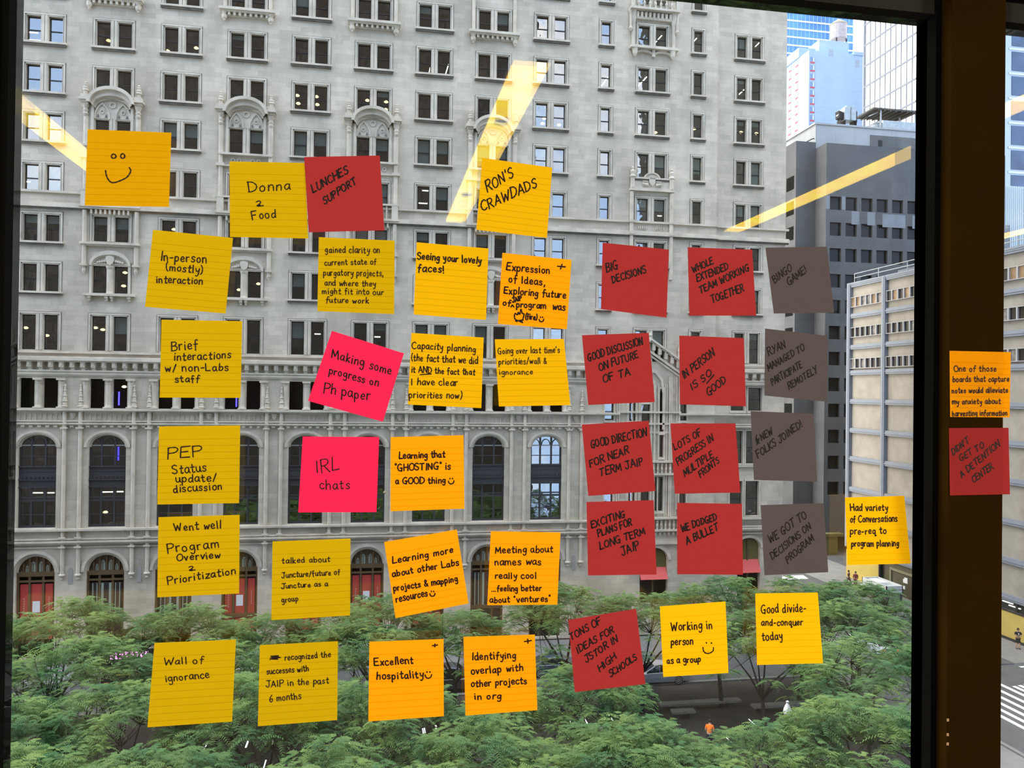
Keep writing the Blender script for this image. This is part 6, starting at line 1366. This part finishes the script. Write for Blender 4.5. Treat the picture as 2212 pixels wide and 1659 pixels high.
note('brick red sticky note reading In Person is So Good', 'red', [('D2', 858, 1283), ('D2', 1410, 1305), ('D3', 1427, 307), ('D3', 863, 290)], [('D2', 902, 1650, 1162, 1452, 66, 'IN PERSON'), ('D3', 970, 172, 1138, 38, 58, 'IS SO'), ('D3', 1110, 222, 1260, 95, 62, 'GOOD')], 0.0021, ink=INKB, extra=[('l', 'D3', [(1092, 112), (1155, 38)])])
note('mauve grey sticky note ending in Managed to Participate Remotely', 'grey', [('D2', 1590, 1223), ('D2', 2122, 1285), ('D3', 2120, 268), ('D3', 1585, 215)], [('D2', 1622, 1455, 1768, 1385, 66, 'RYAN'), ('D2', 1622, 1588, 1928, 1402, 56, 'MANAGED TO'), ('D3', 1652, 128, 1908, -25, 58, 'PARTICIPATE'), ('D3', 1795, 162, 2038, 15, 58, 'REMOTELY')], 0.0019, 0.008, ink=INKB)
note('dull yellow sticky note reading PEP Status update discussion', 'dull', [('A3', 1357, 478), ('A3', 2050, 470), ('A3', 2040, 1133), ('A3', 1342, 1145)], [('A3', 1425, 758, 1725, 732, 88, 'PEP'), ('A3', 1472, 885, 1760, 858, 74, 'Status'), ('A3', 1500, 958, 1845, 945, 66, 'update/'), ('A3', 1480, 1045, 1895, 1015, 66, 'discussion')])
note('hot pink sticky note reading IRL chats', 'pink', [('B3', 1003, 565), ('B3', 1655, 570), ('B3', 1632, 1210), ('B3', 965, 1212)], [('B3', 1122, 880, 1312, 850, 108, 'IRL'), ('B3', 1148, 1015, 1405, 1010, 80, 'chats')], 0.0016, ink=INKB)
note('orange sticky note reading Learning that Ghosting is a Good thing', 'orange', [('C3', 173, 570), ('C3', 795, 553), ('C3', 803, 1180), ('C3', 172, 1203)], [('C3', 245, 755, 635, 740, 54, 'Learning that'), ('C3', 212, 857, 680, 843, 56, '"GHOSTING" is'), ('C3', 215, 970, 640, 962, 52, 'a GOOD thing')], 0.0020, extra=smile('C3', 690, 945, 24))
note('brick red sticky note reading Good Direction for Near Term', 'red', [('D3', 27, 463), ('D3', 598, 430), ('D3', 655, 1030), ('D3', 82, 1072)], [('D3', 108, 662, 582, 558, 68, 'GOOD DIRECTION'), ('D3', 98, 828, 428, 705, 62, 'FOR NEAR'), ('D3', 182, 903, 552, 805, 66, 'TERM JAIP')], 0.0021, ink=INKB)
note('brick red sticky note reading Lots of Progress in Multiple Fronts', 'red', [('D3', 783, 453), ('D3', 1338, 452), ('D3', 1380, 1043), ('D3', 820, 1053)], [('D3', 822, 682, 1048, 552, 58, 'LOTS OF'), ('D3', 848, 808, 1150, 600, 58, 'PROGRESS IN'), ('D3', 908, 908, 1150, 738, 58, 'MULTIPLE'), ('D3', 1042, 918, 1202, 785, 54, 'FRONTS')], 0.0020, ink=INKB)
note('mauve grey sticky note reading 6 New Folks Joined!', 'grey', [('D3', 1467, 348), ('D3', 2005, 370), ('D3', 2035, 950), ('D3', 1495, 935)], [('D3', 1518, 622, 1658, 540, 58, '6 NEW'), ('D3', 1532, 752, 1910, 478, 62, 'FOLKS JOINED!')], 0.0019, 0.010, ink=INKB, extra=[('l', 'D3', [(1512, 575), (1540, 625)]), ('l', 'D3', [(1520, 635), (1540, 580)])])
note('dull yellow sticky note reading Went well Program Overview and Prioritization', 'dull', [('A3', 1352, 1253), ('A3', 2045, 1233), ('A4', 2040, 170), ('A4', 1342, 203)], [('A3', 1490, 1372, 1885, 1348, 66, 'Went well'), ('A3', 1430, 1560, 1868, 1508, 78, 'Program'), ('A3', 1508, 1628, 1880, 1600, 60, 'Overview'), ('A4', 1615, -22, 1660, -26, 36, '%'), ('A4', 1430, 92, 2010, 2, 62, 'Prioritization')])
note('dull yellow sticky note reading talked about Juncture as a group', 'dull', [('B3', 745, 1460), ('B3', 1410, 1435), ('B4', 1407, 358), ('B4', 735, 397)], [('B3', 825, 1650, 1235, 1632, 48, 'talked about'), ('B4', 825, 38, 1320, 8, 46, 'Juncture/future of'), ('B4', 820, 128, 1215, 105, 42, 'Juncture as a'), ('B4', 825, 250, 965, 232, 50, 'group')], 0.0014)
note('tilted orange sticky note reading Learning more about other Labs projects', 'orange', [('C3', 118, 1465), ('C3', 738, 1358), ('C4', 838, 255), ('C4', 215, 380)], [('C3', 190, 1650, 705, 1555, 56, 'Learning more'), ('C4', 190, 28, 755, -72, 54, 'about other Labs'), ('C4', 200, 150, 745, 68, 52, 'projects & mapping'), ('C4', 220, 245, 490, 192, 60, 'resources')], 0.0020, extra=smile('C4', 530, 172, 22))
note('orange sticky note reading Meeting about names was really cool', 'orange', [('C3', 1028, 1372), ('C3', 1623, 1383), ('C4', 1595, 265), ('C4', 998, 270)], [('C3', 1068, 1560, 1555, 1552, 56, 'Meeting about'), ('C4', 1062, -72, 1455, -75, 58, 'names was'), ('C4', 1065, 45, 1415, 42, 54, 'really cool'), ('C4', 1035, 152, 1460, 148, 50, '...feeling better'), ('C4', 1020, 250, 1535, 238, 52, 'about "ventures"')], 0.0019)
note('brick red sticky note reading Exciting Plans for Long Term', 'red', [('D3', 67, 1123), ('D3', 640, 1108), ('D4', 665, 8), ('D4', 80, 16)], [('D3', 112, 1348, 398, 1248, 58, 'EXCITING'), ('D3', 168, 1422, 455, 1320, 60, 'PLANS FOR'), ('D3', 185, 1530, 570, 1395, 60, 'LONG TERM'), ('D3', 372, 1582, 520, 1520, 72, 'JAIP')], 0.0021, ink=INKB)
note('brick red sticky note reading We Dodged a Bullet', 'red', [('D3', 840, 1130), ('D3', 1393, 1140), ('D4', 1402, 10), ('D4', 842, 6)], [('D3', 882, 1382, 1180, 1272, 58, 'WE DODGED'), ('D3', 925, 1488, 1195, 1362, 64, 'A BULLET')], 0.0022, ink=INKB)
note('mauve grey sticky note reading We Got to Decisions on Program', 'grey', [('D3', 1553, 1150), ('D3', 2090, 1133), ('D4', 2130, -12), ('D4', 1585, 14)], [('D3', 1635, 1478, 1948, 1255, 66, 'WE GOT TO'), ('D3', 1652, 1618, 1985, 1348, 58, 'DECISIONS ON'), ('D3', 1785, 1648, 2008, 1452, 58, 'PROGRAM')], 0.0019, 0.010, ink=INKB)
note('bright amber sticky note reading Had variety of Conversations', 'amber', [('E3', 685, 1085), ('E3', 1190, 1070), ('E3', 1245, 1650), ('E3', 705, 1660)], [('E3', 732, 1200, 1050, 1195, 58, 'Had variety'), ('E3', 730, 1298, 1130, 1290, 56, 'of Conversations'), ('E3', 730, 1400, 1035, 1393, 56, 'pre-req to'), ('E3', 740, 1503, 1145, 1500, 52, 'program planning')], 0.0021, 0.009)
note('dull yellow sticky note reading Wall of ignorance, lowest at the left', 'dull', [('A4', 1318, 592), ('A4', 2013, 563), ('A4', 1980, 1263), ('A4', 1258, 1312)], [('A4', 1400, 780, 1735, 765, 58, 'Wall of'), ('A4', 1415, 925, 1785, 888, 62, 'ignorance')], 0.0015)
note('dull yellow sticky note reading recognized the successes in the past 6 months', 'dull', [('B4', 637, 610), ('B4', 1303, 577), ('B4', 1297, 1250), ('B4', 620, 1303)], [('B4', 850, 740, 1240, 713, 50, 'recognized the'), ('B4', 695, 858, 1055, 833, 50, 'successes with'), ('B4', 690, 970, 1225, 938, 55, 'JAIP in the past'), ('B4', 720, 1095, 990, 1070, 58, '6 months')], 0.0014,
     extra=[('l', 'B4', [(722, 735), (800, 710), (725, 722), (795, 700), (730, 705), (790, 732), (740, 730), (815, 715)])])
note('orange sticky note reading Excellent hospitality', 'orange', [('B4', 1572, 582), ('B4', 2205, 558), ('B4', 2207, 1217), ('B4', 1563, 1262)], [('B4', 1615, 788, 1945, 765, 62, 'Excellent'), ('B4', 1635, 905, 2035, 888, 62, 'hospitality'), ('B4', 2108, 635, 2155, 630, 40, '+')], 0.0020, extra=smile('B4', 2075, 865, 28))
note('orange sticky note reading Identifying overlap with other projects in org', 'orange', [('C4', 795, 540), ('C4', 1403, 520), ('C4', 1425, 1165), ('C4', 812, 1212)], [('C4', 870, 740, 1240, 722, 62, 'Identifying'), ('C4', 860, 860, 1305, 828, 60, 'overlap with'), ('C4', 860, 968, 1335, 940, 56, 'other projects'), ('C4', 890, 1075, 1115, 1068, 56, 'in org'), ('C4', 1318, 605, 1375, 598, 50, '+')], 0.0020)
note('brick red sticky note ending in High Schools, alone among the trees', 'red', [('C4', 1690, 395), ('D4', 490, 300), ('D4', 570, 942), ('C4', 1745, 1012)], [('C4', 1712, 568, 1970, 428, 60, 'TONS OF'), ('C4', 1772, 682, 2080, 498, 58, 'IDEAS FOR'), ('C4', 1842, 762, 2112, 578, 58, 'JSTOR IN'), ('C4', 1958, 838, 2098, 722, 54, 'HIGH'), ('D4', 272, 888, 500, 728, 56, 'SCHOOLS')], 0.0020, ink=INKB)
note('bright amber sticky note reading Working in person as a group', 'amber', [('D4', 693, 280), ('D4', 1253, 238), ('D4', 1278, 848), ('D4', 722, 882)], [('D4', 790, 490, 1140, 468, 72, 'Working in'), ('D4', 790, 612, 975, 605, 62, 'person'), ('D4', 755, 770, 1040, 752, 54, 'as a group')], 0.0020,
     extra=[('l', 'D4', [(1088, 588), (1092, 594)]), ('l', 'D4', [(1130, 590), (1136, 596)]), ('s', 'D4', [(1060, 630), (1070, 668), (1105, 682), (1145, 662), (1150, 632)])])
note('bright amber sticky note reading Good divide-and-conquer today', 'amber', [('D4', 1507, 170), ('D4', 2040, 162), ('D4', 2085, 765), ('D4', 1522, 780)], [('D4', 1560, 338, 1940, 325, 72, 'Good divide-'), ('D4', 1560, 445, 1912, 440, 58, 'and-conquer'), ('D4', 1565, 575, 1740, 560, 68, 'today')], 0.0020, 0.007)
note('orange sticky note about boards that capture notes, on the brown post', 'orange', [('E2', 1577, 1413), ('E2', 2100, 1425), ('E3', 2090, 402), ('E3', 1582, 398)], [('E2', 1615, 1590, 1975, 1590, 50, 'One of those'), ('E3', 1605, 100, 2085, 95, 48, 'boards that capture'), ('E3', 1598, 195, 2075, 190, 46, 'notes would alleviate'), ('E3', 1600, 290, 2010, 285, 46, 'my anxiety about'), ('E3', 1600, 390, 2070, 385, 46, 'harvesting information')], 0.0018, 0.003, Y=1.0545)
note("brick red sticky note reading Didn't Get to a Detention Center, on the brown post", 'red', [('E3', 1572, 493), ('E3', 2080, 490), ('E3', 2092, 1057), ('E3', 1580, 1068)], [('E3', 1608, 722, 1745, 618, 54, "DIDN'T"), ('E3', 1672, 778, 1875, 658, 54, 'GET TO'), ('E3', 1682, 918, 2008, 645, 54, 'A DETENTION'), ('E3', 1782, 962, 1950, 835, 52, 'CENTER')], 0.0019, 0.003, ink=INKB, Y=1.0545)
# a small pale chip stuck on the glass
q = MB(); q.lathe(0, 0, [(0.0002, -0.0022), (0.0022, -0.0005), (0.0022, 0.0008), (0.0004, 0.0024)], 10)
o = q.build('adhesive_dot', mat('pale adhesive', (0.35, 0.36, 0.33), 0.7)); o.location = at_y(831.5, 1063.5, GY - 0.0022); tag(o, 'tiny pale round adhesive dot on the glass right of the pink chats note', 'adhesive dot')
